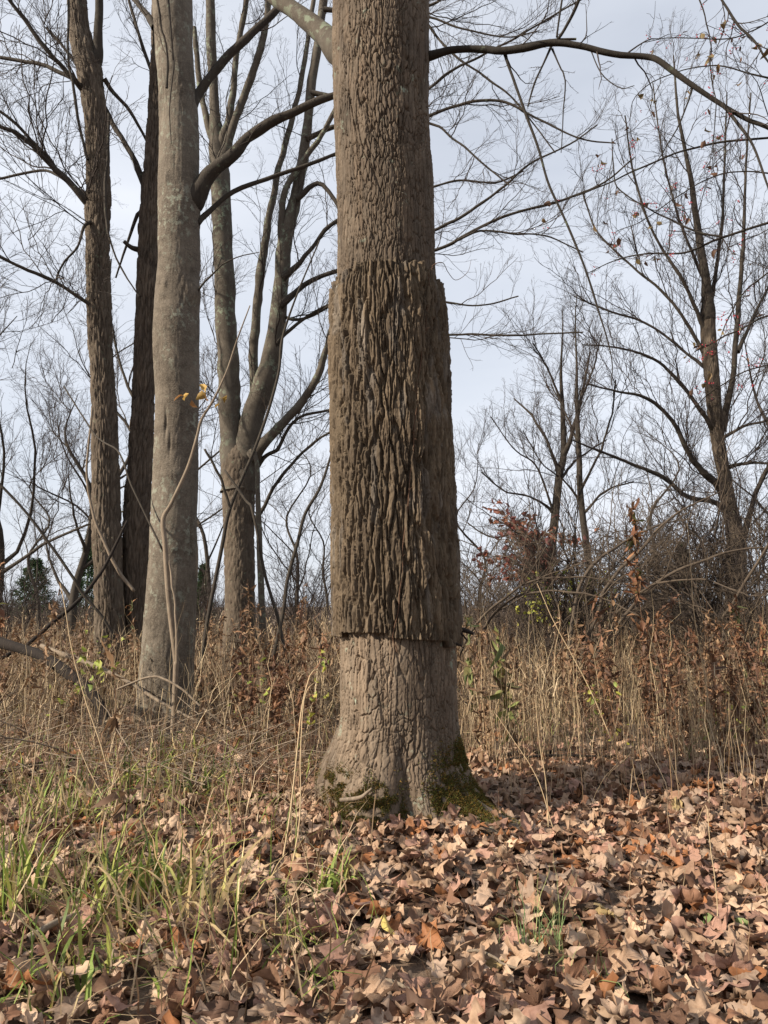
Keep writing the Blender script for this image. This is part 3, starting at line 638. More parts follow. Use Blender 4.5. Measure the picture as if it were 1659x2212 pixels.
e_lim = [trace([(552, 1010, 12), (575, 985, 8), (600, 970, 7.5), (620, 930, 7), (650, 900, 6), (715, 885, 5), (800, 860, 4)], 14.9, 14.4, 24, 0.03, 9),
         trace([(550, 1125, 10), (570, 1095, 8), (600, 1040, 7), (650, 980, 6), (718, 932, 5), (800, 900, 4)], 14.9, 14, 24, 0.03, 10),
         trace([(612, 600, 12), (640, 575, 10), (670, 540, 9), (722, 480, 8), (800, 450, 6), (930, 405, 5), (995, 390, 4.4), (1070, 395, 4), (1130, 370, 3)], 14.7, 14.3, 40, 0.04, 11),
         trace([(606, 660, 13), (660, 615, 11), (720, 588, 10), (830, 560, 8), (940, 542, 7), (1000, 512, 6.6), (1080, 470, 6), (1200, 437, 5), (1300, 397, 4), (1370, 340, 3)], 14.7, 14.0, 50, 0.05, 12),
         trace([(640, 430, 11), (700, 400, 10), (800, 540, 0.1 + 7), (935, 498, 6.5), (1010, 460, 6), (1085, 405, 5.4), (1150, 350, 4.6), (1230, 312, 3.5), (1290, 270, 3)], 14.6, 13.8, 50, 0.05, 13),
         trace([(800, 560, 6), (940, 540, 5), (1030, 500, 4.6), (1110, 505, 4), (1180, 510, 3.4), (1260, 545, 2.6)], 14.4, 14, 30, 0.04, 14),
         trace([(662, 300, 10), (740, 270, 9), (850, 275, 7), (930, 250, 6.5), (990, 225, 6), (1040, 218, 6), (1100, 225, 5), (1170, 260, 4.2), (1255, 300, 3.4), (1330, 310, 2.6)], 14.6, 13.8, 50, 0.05, 15),
         trace([(672, 200, 10), (760, 215, 8), (870, 220, 6), (930, 190, 6), (970, 155, 5.6), (1030, 125, 5), (1090, 95, 4.4), (1150, 60, 4), (1210, 25, 3.4), (1290, -20, 3)], 14.6, 13.8, 50, 0.05, 16),
         trace([(690, 70, 10), (800, 40, 8), (890, 30, 6), (930, 60, 5.4), (970, 110, 5), (1045, 165, 4.4), (1110, 215, 3.6), (1200, 330, 2.6)], 14.6, 14.2, 40, 0.04, 17),
         trace([(800, 240, 6), (930, 268, 5), (980, 300, 4.4), (1040, 350, 4), (1100, 400, 3)], 14.5, 14, 30, 0.04, 18),
         trace([(720, 750, 8), (830, 740, 7), (980, 722, 5), (1060, 725, 4.6), (1160, 722, 4), (1260, 718, 3)], 14.6, 14, 40, 0.05, 19),
         trace([(790, 30, 8), (925, 12, 6), (960, -10, 5), (1010, -30, 4)], 14.4, 14, 14, 0.02, 20),
         trace([(700, 20, 9), (860, 40, 7), (930, 38, 5), (1000, 62, 4), (1090, 80, 3), (1160, 68, 2.6)], 14.4, 13.8, 24, 0.04, 21),
         trace([(574, 800, 9), (600, 740, 8), (640, 700, 7), (720, 655, 6), (820, 640, 5), (960, 652, 4), (1040, 660, 3.6), (1120, 640, 3)], 14.8, 14.2, 40, 0.05, 22),
         trace([(600, 680, 8), (650, 690, 7), (715, 660, 6), (760, 640, 5)], 14.9, 14.3, 20, 0.03, 23)]
for P, r in e_stems: limb_part(eroot, P, r, M['stem'], 12, 'stem')
for P, r in e_lim: limb_part(eroot, P, r, M['limb'], 6)
sprays(eroot, e_lim, 14, 0.9, 2.4, 51, up=0.35); sprays(eroot, e_stems, 13, 1.0, 2.5, 52, tmin=0.2)
P, r = trace([(545, 960, 8), (556, 1010, 10), (557, 1080, 11), (561, 1180, 13), (566, 1330, 15), (568, 1420, 17)], 14.4, 14.4, 30, 0.02, 31)
V, F = tubes(P, r, 9); single('slender_tree', V, F, M['stem'], 'slender straight grey trunk hugging the right side of the many-stemmed tree', 'tree', base=(P[-1, 0], P[-1, 1], 0))

# ---- forked tree, far right
DF = 16.0
frows = [(640, 1517, 1540), (700, 1514, 1545), (730, 1514, 1547), (830, 1522, 1554), (930, 1534, 1562), (1030, 1552, 1579), (1080, 1558, 1588), (1160, 1570, 1607), (1230, 1570, 1611), (1330, 1567, 1613), (1420, 1565, 1616)]
P, rad = profile(frows, DF, 200)
froot = thing('forked_tree', 'bare twiggy tree with forked trunk furthest right above the thicket', 'tree', (P[5, 0], DF, 0))
bark_trunk(froot, P, rad, M['rough'], 70, 601, 26, 0.3, 0.02, 0.04)
f_limbs = [trace([(1530, 690, 26), (1528, 640, 22), (1518, 560, 18), (1500, 440, 13), (1480, 330, 9), (1462, 220, 6), (1455, 120, 3)], DF, 15.6, 40, 0.03, 1),
           trace([(1556, 930, 18), (1566, 890, 14), (1585, 800, 12), (1592, 700, 12), (1600, 600, 10), (1607, 500, 8), (1612, 350, 5), (1622, 200, 3)], DF, 15.5, 40, 0.03, 2),
           trace([(1565, 1075, 18), (1548, 1048, 14), (1520, 1020, 13), (1485, 975, 11), (1450, 905, 9), (1395, 860, 7), (1330, 845, 5), (1270, 830, 3)], DF, 14.5, 40, 0.03, 3),
           trace([(1570, 1105, 14), (1545, 1085, 11), (1480, 1070, 10), (1430, 1030, 9), (1360, 1000, 7), (1295, 975, 5), (1235, 950, 3)], DF, 14.5, 40, 0.03, 4),
           trace([(1540, 930, 11), (1520, 895, 9), (1470, 830, 8), (1420, 780, 6), (1330, 750, 4), (1260, 745, 2.5)], DF, 15, 30, 0.03, 5),
           trace([(1598, 1180, 16), (1610, 1145, 13), (1630, 1070, 11), (1660, 1010, 10), (1700, 930, 8), (1740, 820, 6)], DF, 15, 24, 0.02, 6),
           trace([(1555, 950, 8), (1575, 938, 7), (1610, 920, 6), (1665, 905, 5), (1730, 870, 4)], DF, 15, 20, 0.02, 7),
           trace([(1525, 720, 12), (1505, 670, 9), (1470, 600, 8), (1410, 500, 6), (1370, 380, 5), (1350, 250, 3)], DF, 15.4, 30, 0.03, 8),
           trace([(1528, 700, 12), (1545, 600, 9), (1560, 480, 7), (1565, 360, 5), (1570, 200, 3)], DF, 16.5, 30, 0.03, 9),
           trace([(1520, 760, 9), (1450, 650, 7), (1360, 570, 5), (1290, 500, 4), (1260, 420, 2.6)], DF, 16.5, 30, 0.03, 10),
           trace([(1530, 800, 8), (1480, 760, 6), (1400, 700, 5), (1310, 670, 4), (1240, 640, 2.6)], DF, 16.8, 30, 0.03, 11),
           trace([(1540, 640, 9), (1500, 560, 7), (1460, 450, 5), (1430, 330, 4), (1410, 180, 2.6)], DF, 16.8, 30, 0.03, 12),
           trace([(1593, 760, 9), (1620, 700, 7), (1660, 620, 5), (1700, 540, 4)], DF, 16.5, 24, 0.03, 13),
           trace([(1570, 1010, 8), (1610, 1000, 7), (1670, 1000, 5), (1740, 980, 4)], DF, 15.2, 20, 0.03, 14)]
for P, r in f_limbs: limb_part(froot, P, r, M['limb'], 6)
sprays(froot, f_limbs, 24, 1.0, 2.6, 61, up=0.7, tmin=0.06)

# ---- the two slim trees further back on the right
def slim_tree(label, tr, d, lim, seed):
    P, r = trace(tr, d, d, 40, 0.03, seed)
    o = thing('slim_tree', label, 'tree', (P[0, 0], d, 0))
    V, F = tubes(P, r, 8); part('trunk', V, F, M['limb'], o)
    ls = [trace(l_, d, d + (0.8 if q % 2 else -0.8), 20, 0.05, seed + q) for q, l_ in enumerate(lim)]
    for a_ in ls: limb_part(o, *a_, M['limb'], 5)
    sprays(o, ls + [(P[12:], r[12:])], 16, 1.0, 2.6, seed, up=0.55)
slim_tree('slim bare tree with a kinked trunk rising behind the red-leaved shrub', [(1180, 1330, 23), (1186, 1230, 22), (1200, 1105, 18), (1208, 1030, 17), (1217, 980, 14), (1215, 880, 10), (1212, 800, 6), (1215, 720, 3), (1216, 660, 2)], 22,
          [[(1217, 985, 11), (1238, 930, 9), (1258, 850, 6), (1275, 760, 4)], [(1208, 1030, 9), (1185, 960, 6), (1150, 900, 5), (1110, 860, 3)], [(1200, 1110, 7), (1150, 1075, 5), (1090, 1060, 4), (1040, 1020, 3)], [(1206, 1040, 7), (1250, 990, 5), (1310, 950, 3)],
           [(1214, 870, 6), (1180, 790, 4), (1150, 740, 3)], [(1192, 1180, 6), (1130, 1150, 5), (1060, 1160, 4), (1010, 1130, 3)], [(1200, 1120, 6), (1160, 1010, 4), (1110, 970, 3), (1060, 900, 2.4)]], 71)
slim_tree('slim straight bare tree between the kinked trunk and the forked tree', [(1282, 1330, 17), (1270, 1205, 16), (1255, 1080, 14), (1250, 980, 12), (1247, 880, 9), (1245, 780, 5), (1243, 690, 3), (1246, 640, 2)], 20,
          [[(1254, 1060, 7), (1290, 990, 5), (1320, 900, 4), (1330, 820, 3)], [(1250, 960, 6), (1225, 900, 4), (1190, 830, 3)], [(1260, 1110, 6), (1310, 1060, 5), (1370, 1040, 3)], [(1247, 880, 5), (1280, 800, 4), (1300, 720, 2.6)], [(1258, 1090, 6), (1220, 1040, 4), (1170, 1000, 3), (1130, 930, 2.4)]], 81)

# ---- bare trees further off, seen between the trunks
def far_tree(label, x, d, h, seed, group=None, n=9, w=0.10, spread=(0.35, 0.6)):
    g = np.random.default_rng(seed)
    b = at(x, 1300, d); b[2] = 0
    pts = [b + np.array([g.normal() * 0.02 * h * q, g.normal() * 0.02 * h * q, h * q / 5.0]) for q in range(6)]
    P = spline(pts, 24); r = np.linspace(w, 0.012, 24)
    o = thing('bare_tree', label, 'tree', b, group)
    V, F = tubes(P, r, 6); part('trunk', V, F, M['limb'], o)
    l1 = grow(P[None], r[None], n, *spread, 0.5, 1.0, 0.5, 0.35, 12, 0.5, 0.006, 0.15, g=g)
    ll = [(l1[0][q].copy(), l1[1][q]) for q in range(n)]
    for a_ in ll: limb_part(o, *a_, M['limb'], 5)
    sprays(o, ll + [(P[12:], r[12:])], 10, 0.12 * h, 0.30 * h, seed, up=0.45)
far_tree('small bare tree behind and left of the rough-barked trunk', 158, 24, 8.5, 901, w=0.17)
far_tree('bare tree cut off by the left edge of the photo', -20, 20, 9.5, 902, w=0.14)
far_tree('thin bare tree just left of the small bare tree', 88, 30, 8.0, 903, w=0.09)
far_tree('distant bare tree seen between smooth trunk and many-stemmed tree', 455, 32, 11, 904, w=0.12)
far_tree('distant bare tree seen just right of the many-stemmed tree', 640, 34, 9, 905, w=0.10)
far_tree('low distant bare tree seen against the left edge of the sleeve', 700, 38, 7.5, 906, w=0.09)
far_tree('pale distant bare tree just right of the sleeve', 1040, 36, 9.0, 907, w=0.09)
far_tree('bare tree half hidden behind the furthest left trunk', 262, 28, 13, 908, w=0.14)
far_tree('bare tree cut off by the right edge of the photo', 1700, 19, 8.5, 909, w=0.13)
far_tree('distant bare tree between the two slim trees and the forked tree', 1430, 27, 8.0, 910, w=0.1)

# ================================================================== SHRUBS AND SAPLINGS
def shrub(name, label, base, n, h, spread, seed, spec=((6, 0.25, 0.5), (5, 0.3, 0.5)), mat='twig', r0=0.012, rtip=0.003, arch=0.9, group=None, leaves=None, lean=(0, 0)):
    g = np.random.default_rng(seed); base = np.asarray(base, float); base[2] = float(gz(base[0], base[1]))
    P = np.zeros((n, 14, 3)); az = g.uniform(0, 6.283, n); out = g.uniform(0.25, 1.0, n) * spread; hh = h * g.uniform(0.6, 1.05, n)
    t = np.linspace(0, 1, 14)[None, :]
    sx = np.cos(az)[:, None]; sy = np.sin(az)[:, None]
    rad = out[:, None] * t ** 1.25
    P[..., 0] = base[0] + g.normal(0, 0.12 * spread, (n, 1)) + sx * rad + lean[0] * t
    P[..., 1] = base[1] + g.normal(0, 0.12 * spread, (n, 1)) + sy * rad + lean[1] * t
    P[..., 2] = base[2] - 0.03 + hh[:, None] * (np.sin(t * math.pi * (0.5 + 0.28 * arch * (out / spread)[:, None])))
    P += np.cumsum(g.normal(0, 0.025, P.shape), 1)
    rr2 = g.uniform(0.6, 1.25, (n, 1)) * r0 * (1 - 0.72 * t)
    o = thing(name, label, 'shrub', base, group)
    cn_ = []
    for q in range(n):
        V, F = tubes(P[q], rr2[q], 5); cn_.append(part('cane', V, F, M[mat], o))
    k2 = max(4, spec[0][0] - 3)
    sprays(o, (P, rr2), k2, 0.3 * h, 0.7 * h, seed, 'pale' if mat == 'twig_pale' else 'brush', tmin=0.12, up=0.1, parents=cn_)
    b = grow(P, rr2, 8, 0.25, 0.5, 0.4, 1.1, 0.25, 0.45, 8, 0.6, rtip, 0.2, g=g)
    if leaves is not None:
        cnt, size, cols, sel = leaves
        flat_ = b[0].reshape(-1, 3); flat_ = flat_[sel(flat_)] if sel is not None else flat_
        if len(flat_):
            V, F, C = small_leaves(flat_[g.integers(0, len(flat_), cnt)], size, cols, g); part('foliage', V, F, M['green'], o, colr=C)
    return o
def small_leaves(pos, size, cols, g, droop=0.5, wr=(0.2, 0.38), curl=(-0.3, 0.5)):
    """folded lens-shaped leaves, six triangles each"""
    n = len(pos); d = nrm(g.normal(size=(n, 3)) + np.array([0, 0, -droop])); s = nrm(np.cross(d, g.normal(size=(n, 3)))); u = np.cross(s, d)
    L_ = g.uniform(0.6, 1.25, (n, 1)) * size; W_ = L_ * g.uniform(*wr, (n, 1)); bend = g.uniform(*curl, (n, 1))
    p0 = pos; m1 = pos + d * L_ * 0.35 + u * L_ * 0.06; m2 = pos + d * L_ * 0.75 - u * L_ * bend * 0.3; tip = pos + d * L_ - u * L_ * bend * 0.6
    fold = u * W_ * g.uniform(0.2, 1.1, (n, 1))
    V = np.stack([p0, m1, m2, tip, m1 + s * W_ + fold, m2 + s * W_ * 0.7 + fold, m1 - s * W_ + fold, m2 - s * W_ * 0.7 + fold], 1).reshape(-1, 3)
    f = np.array([[0, 4, 1], [1, 4, 5], [1, 5, 2], [2, 5, 3], [0, 1, 6], [1, 2, 7], [1, 7, 6], [2, 3, 7]])
    F = (np.arange(n)[:, None, None] * 8 + f[None]).reshape(-1, 3)
    cols = np.asarray(cols); C = cols[g.integers(0, len(cols), n)] * g.uniform(0.65, 1.25, (n, 1))
    return V, F, np.repeat(C, 8, 0)

def gp(x, d):
    """ground point under view column x at depth d"""
    X_ = (x - 829.5) / FOC * d * 1.0; return np.array([X_, d, float(gz(X_, d))])
# arching thicket on the right, one shrub after another
shrub('arching_shrub', 'arching brown shrub just right of the sleeve, low canes bending left', gp(1150, 12), 16, 1.9, 1.9, 1001, ((9, 0.2, 0.45), (5, 0.3, 0.55), (3, 0.3, 0.6)), 'twig_pale', 0.013, 0.0026)
shrub('arching_shrub', 'tall arching shrub with pale canes below the slim trees', gp(1270, 10.5), 18, 2.5, 2.2, 1002, ((9, 0.2, 0.45), (5, 0.3, 0.55), (3, 0.3, 0.6)), 'twig_pale', 0.017, 0.0026)
shrub('arching_shrub', 'dense dark shrub in front of the forked tree', gp(1490, 12.5), 22, 2.6, 2.3, 1003, ((10, 0.2, 0.5), (6, 0.3, 0.55), (3, 0.3, 0.6)), 'twig', 0.015, 0.0028)
shrub('arching_shrub', 'dense dark shrub at the right edge beyond the forked tree', gp(1680, 13.5), 22, 3.0, 2.4, 1004, ((10, 0.2, 0.5), (6, 0.3, 0.55), (3, 0.3, 0.6)), 'twig', 0.015, 0.0028)
shrub('arching_shrub', 'low brown shrub behind the tall arching shrub', gp(1380, 16), 22, 2.5, 2.4, 1005, ((10, 0.2, 0.5), (6, 0.3, 0.55)), 'twig', 0.014, 0.003)
shrub('arching_shrub', 'sprawling shrub with long canes reaching across toward the right edge', gp(1560, 9.5), 12, 1.9, 2.2, 1006, ((8, 0.2, 0.45), (5, 0.3, 0.55)), 'twig_pale', 0.014, 0.0024)
shrub('arching_shrub', 'far brown shrub between the sleeve and the red-leaved shrub', gp(1090, 19), 20, 2.3, 2.4, 1007, ((10, 0.2, 0.5), (6, 0.3, 0.55)), 'twig', 0.014, 0.0034)
RED = [(0.16, 0.05, 0.034), (0.21, 0.075, 0.045), (0.14, 0.045, 0.042), (0.22, 0.10, 0.06)]
shrub('red_leaved_shrub', 'shrub still holding rusty red leaves at the foot of the slim trees', gp(1150, 13.5), 20, 2.6, 1.3, 1008, ((8, 0.2, 0.45), (5, 0.3, 0.55)), 'twig', 0.012, 0.003, 0.5,
      leaves=(900, 0.12, RED, lambda p: (p[:, 2] > 1.7) & (p[:, 0] < 3.9)))
YG = [(0.30, 0.30, 0.05), (0.36, 0.34, 0.07), (0.22, 0.27, 0.06)]
shrub('yellow_leaved_shrub', 'low shrub with a few yellow-green leaves below the red-leaved shrub', gp(1210, 11.5), 14, 1.7, 1.0, 1009, ((6, 0.2, 0.45), (5, 0.3, 0.55)), 'twig', 0.010, 0.0026, leaves=(300, 0.07, YG, lambda p: (p[:, 2] > 1.0) & (p[:, 2] < 1.9)))
shrub('arching_shrub', 'tangled shrub filling the gap left of the forked trunk', gp(1420, 14.5), 16, 2.7, 2.0, 1013, ((10, 0.2, 0.5), (6, 0.3, 0.55)), 'twig_pale', 0.015, 0.003)
shrub('arching_shrub', 'dark tangled shrub in front of the right edge below the forked tree', gp(1600, 11.5), 22, 2.5, 2.0, 1014, ((9, 0.2, 0.5), (6, 0.3, 0.55)), 'twig_pale', 0.014, 0.003)
shrub('arching_shrub', 'thin twiggy shrub close against the right side of the sleeve', gp(1050, 15), 16, 2.4, 1.5, 1015, ((9, 0.2, 0.5), (6, 0.3, 0.55)), 'twig_pale', 0.010, 0.003)
# brush between the trunks and at far left
shrub('leafless_shrub', 'leafless grey shrub seen between the many-stemmed tree and the sleeve', gp(655, 22), 18, 2.7, 1.7, 1010, ((9, 0.2, 0.5), (6, 0.3, 0.55)), 'twig', 0.013, 0.0034, 0.4)
shrub('leafless_shrub', 'leafless shrub at the left edge behind the fallen log', gp(20, 15), 14, 2.2, 1.8, 1011, ((8, 0.2, 0.5), (5, 0.3, 0.55)), 'twig', 0.012, 0.003, 0.6)
shrub('leafless_shrub', 'leafless shrub behind the smooth grey trunk', gp(440, 18), 14, 2.2, 1.4, 1012, ((8, 0.2, 0.5), (5, 0.3, 0.55)), 'twig', 0.012, 0.003, 0.6)
hc = [[(1225, 1440, 9), (1233, 1364, 9), (1248, 1282, 8), (1285, 1215, 7), (1337, 1178, 6), (1427, 1133, 4), (1500, 1120, 2.5)], [(1240, 1480, 9), (1248, 1438, 9), (1285, 1334, 8), (1322, 1252, 7), (1397, 1170, 6), (1471, 1103, 4), (1560, 1060, 2.5)],
      [(1270, 1450, 9), (1300, 1394, 8.5), (1382, 1290, 8), (1471, 1230, 7), (1568, 1193, 5.5), (1659, 1185, 4), (1760, 1200, 2.5)], [(985, 1440, 8), (1002, 1394, 7), (1062, 1312, 6), (1144, 1260, 5), (1248, 1245, 4), (1340, 1262, 2.5)],
      [(1010, 1440, 7), (1032, 1386, 6.5), (1091, 1304, 6), (1196, 1275, 5), (1300, 1293, 3.6), (1380, 1330, 2.4)], [(1480, 1470, 9), (1523, 1408, 8), (1568, 1327, 7), (1659, 1178, 5), (1720, 1090, 3)], [(1260, 1450, 7), (1330, 1330, 6), (1400, 1270, 5), (1500, 1250, 4), (1590, 1275, 2.5)]]
hr = thing('arching_shrub', 'nearest shrub on the right, bare canes arching up out of the grass', 'shrub', gp(1270, 9.4))
hl = [trace(c_, 9.3 + 0.2 * q, 9.8 - 0.25 * q, 30, 0.05, 1300 + q) for q, c_ in enumerate(hc)]
for a_ in hl: limb_part(hr, *a_, M['twig_pale'], 6, 'cane')
sprays(hr, hl, 7, 0.5, 1.5, 1310, 'pale')
# distant brush: one unbroken mass
g = np.random.default_rng(7)
lst = []
for (x0, x1, d0, d1, n, h0, h1) in ((-150, 800, 24, 44, 1000, 1.2, 2.3), (950, 1800, 24, 44, 1000, 1.2, 2.4), (-600, 2300, 60, 150, 1500, 2.0, 4.2)):
    xs = g.uniform(x0, x1, n); ds = g.uniform(d0, d1, n); X_ = (xs - 829.5) / FOC * ds
    P = np.zeros((n, 4, 3)); P[:, 0] = np.stack([X_, ds, gz(X_, ds) - 0.05], -1)
    d = nrm(np.stack([g.normal(0, 0.35, n), g.normal(0, 0.35, n), np.ones(n)], -1)); hh = g.uniform(h0, h1, n)
    for q in range(1, 4):
        d = nrm(d + g.normal(0, 0.2, (n, 3))); P[:, q] = P[:, q - 1] + d * hh[:, None] / 3
    rd = np.linspace(1, 0.35, 4)[None] * (ds * 0.00042)[:, None]
    lst.append(tubes(P, rd, 3))
    c1 = grow(P, rd, 5, 0.3, 0.6, 0.3, 0.8, 0.3, 0.4, 3, 0.75, 0.006, g=g); lst.append(tubes(*c1, 3))
V, F, _ = join(lst)
tag(link('brush_thicket', mesh('brush_thicket', V, F, M['twig'])), 'purple-brown band of distant brush along the horizon', 'brush', kind='stuff')
# evergreens far off
def evergreen(label, x, d, h, wdt, seed, cone=1.0):
    g = np.random.default_rng(seed); b = gp(x, d); o = thing('evergreen_tree', label, 'tree', b)
    P = spline([b, b + [0.05, 0, h * 0.5], b + [0, 0, h * 0.97]], 10); V, F = tubes(P, np.linspace(0.09, 0.02, 10), 6); part('trunk', V, F, M['darkbark'], o, colr=np.ones((60, 3)))
    n = 5200; t = g.random(n) ** 0.8 * 0.97; az = g.uniform(0, 6.283, n); lay = 0.72 + 0.28 * np.sin(t * 40 + az * 2)
    r_ = wdt * (1 - t) ** cone * (0.35 + 0.65 * np.sqrt(g.random(n))) * lay * (0.8 + 0.4 * vn(az * 2, t * 6, seed))
    pos = np.stack([b[0] + r_ * np.cos(az), b[1] + r_ * np.sin(az), b[2] + 0.15 + t * h + 0.06 * g.normal(size=n)], -1)
    dd = nrm(np.stack([np.cos(az), np.sin(az), 0.5 * g.normal(size=n)], -1) + 0.5 * g.normal(size=(n, 3))); s = nrm(np.cross(dd, g.normal(size=(n, 3)))); ln = g.uniform(0.12, 0.3, (n, 1))
    V = np.stack([pos - s * 0.03, pos + s * 0.03, pos + dd * ln], 1).reshape(-1, 3)
    C = np.repeat(np.array([[0.045, 0.075, 0.035]]) * g.uniform(0.5, 1.5, (n, 1)), 3, 0)
    part('crown', V, np.arange(3 * n).reshape(-1, 3), M['moss'], o, colr=C, smooth=False)
evergreen('broad dark evergreen far off at left beyond the brush', 78, 42, 3.9, 1.7, 1101, 0.6)
evergreen('taller dark evergreen far off, half behind the furthest left trunk', 190, 44, 5.6, 1.3, 1102)
evergreen('small dark evergreen far off just right of the smooth grey trunk', 440, 40, 3.4, 0.9, 1103)
evergreen('dim evergreen far off behind the dense dark thicket', 1475, 40, 4.6, 1.8, 1104)

# saplings, sticks and vines traced across the trunks
def stem_thing(name, label, cat, trs, mat, seed=0, twig=0, base_z=True, sides=7, wob=0.02, rt=0.0018):
    lst = []; br = []
    for q, (pts, d0, d1) in enumerate(trs):
        P, r = trace(pts, d0, d1, max(10, 5 * len(pts)), wob, seed + q); br.append((P, r)); Vt, Ft = tubes(P, r, sides, True)
        if mat == 'log': Vt = Vt + (fbm(Vt[:, :1] * 9 + Vt[:, 1:2] * 7, Vt[:, 2:] * 16, seed, 3) - 0.5) * nrm(np.random.default_rng(seed).normal(size=(len(Vt), 3))) * 0.35 * r.max()
        lst.append((Vt, Ft))
    allP = np.concatenate([b_[0] for b_ in br]); b0 = allP[np.argmin(allP[:, 2])].copy()
    if not twig:
        V, F, _ = join(lst); return single(name, V, F, M[mat], label, cat, base=b0)
    o = thing(name, label, cat, b0)
    so_ = [part('stem', V, F, M[mat], o) for V, F in lst]
    sprays(o, br, twig, 0.25, 0.7, seed, 'pale', parents=so_)
    return o
    return o
stem_thing('sapling', 'pale kinked sapling standing right in front of the smooth grey trunk', 'sapling', [([(373, 1612, 14), (376, 1540, 12), (380, 1440, 12), (378, 1420, 12), (365, 1300, 12), (357, 1180, 11), (354, 1120, 10.5), (370, 1085, 8.5), (405, 1010, 8), (425, 945, 6.5), (437, 905, 6), (462, 862, 5), (490, 800, 4), (510, 740, 3.4), (540, 660, 2.4)], 7.5, 7.8), ([(382, 1430, 7), (380, 1330, 5.5), (372, 1260, 5), (365, 1210, 4)], 7.5, 7.6)], 'deadwood', 1201, 4)
stem_thing('sapling', 'long thin sapling crossing the many-stemmed tree at a slant', 'sapling', [([(430, 1470, 10), (436, 1425, 10), (450, 1330, 9), (480, 1180, 8.5), (500, 1090, 8), (550, 970, 7), (585, 870, 6.5), (603, 800, 6), (610, 730, 5.5), (640, 640, 4), (690, 520, 3)], 10, 10.6), ([(498, 1100, 6), (475, 1030, 6), (442, 970, 5)], 10, 9.9)], 'limb', 1202, 4)
stem_thing('sapling', 'curving sapling rising to the right between many-stemmed tree and sleeve', 'sapling', [([(590, 1420, 9), (610, 1330, 8.5), (622, 1250, 8), (640, 1180, 8), (660, 1110, 7), (690, 1055, 6.5), (716, 980, 5), (735, 900, 4)], 9.5, 9.8)], 'limb', 1203, 4)
stem_thing('sapling', 'thin sapling leaning left below the many-stemmed tree, its top broken', 'sapling', [([(652, 1530, 9), (625, 1445, 8), (600, 1330, 7.5), (575, 1255, 7), (548, 1110, 6), (530, 1080, 6), (485, 1015, 5)], 8.8, 9.6)], 'limb', 1204, 3)
stem_thing('dead_stick', 'thin dark stick slanting from the left edge toward the furthest left trunk', 'stick', [([(-20, 1025, 6), (50, 1100, 5.5), (105, 1170, 6), (155, 1245, 6.5), (182, 1285, 7), (222, 1335, 6), (250, 1380, 5)], 10.5, 10.8)], 'limb', 1205, 4)
stem_thing('dead_stick', 'dark bark-flaking stick propped up against the furthest left trunk', 'stick', [([(-10, 1430, 8), (40, 1402, 9), (62, 1392, 9), (125, 1335, 9), (180, 1287, 8), (225, 1225, 7), (275, 1125, 5)], 10.2, 11.6)], 'log', 1206)
stem_thing('dead_stick', 'pale bare broken branch hanging across the two leftmost trunks', 'stick', [([(200, 880, 4), (190, 980, 5), (188, 1040, 5), (205, 1120, 6), (240, 1205, 7), (268, 1250, 7.5), (290, 1277, 7)], 11.5, 11.5)], 'deadwood', 1207)
stem_thing('vine', 'thin dark vine looping from the left sky onto the smooth grey trunk', 'vine', [([(138, 835, 3.4), (170, 885, 3.4), (210, 945, 3.6), (255, 975, 4), (285, 1050, 4), (352, 1190, 4.4)], 9.5, 8.1)], 'limb', 1208, 3)
log = stem_thing('fallen_log', 'dark fallen log sloping down into the brush at the left edge', 'log', [([(-120, 1352, 25), (-20, 1382, 24), (50, 1402, 21), (100, 1424, 22), (155, 1457, 24), (205, 1510, 22), (232, 1570, 23), (242, 1610, 22)], 8.2, 6.9)], 'log', 1209, sides=14)
stem_thing('dead_stick', 'pale peeled stick leaning right behind the fallen log', 'stick', [([(90, 1395, 10), (130, 1412, 11), (190, 1432, 10), (280, 1475, 8), (370, 1530, 7), (450, 1570, 5)], 9, 7.6)], 'deadwood', 1210)
stem_thing('dead_stick', 'thin bent stick arching in front of the smooth trunk base', 'stick', [([(250, 1490, 4), (310, 1466, 5), (350, 1464, 5), (390, 1488, 5), (440, 1530, 4.5), (500, 1580, 4)], 7.4, 7.0)], 'deadwood', 1211)

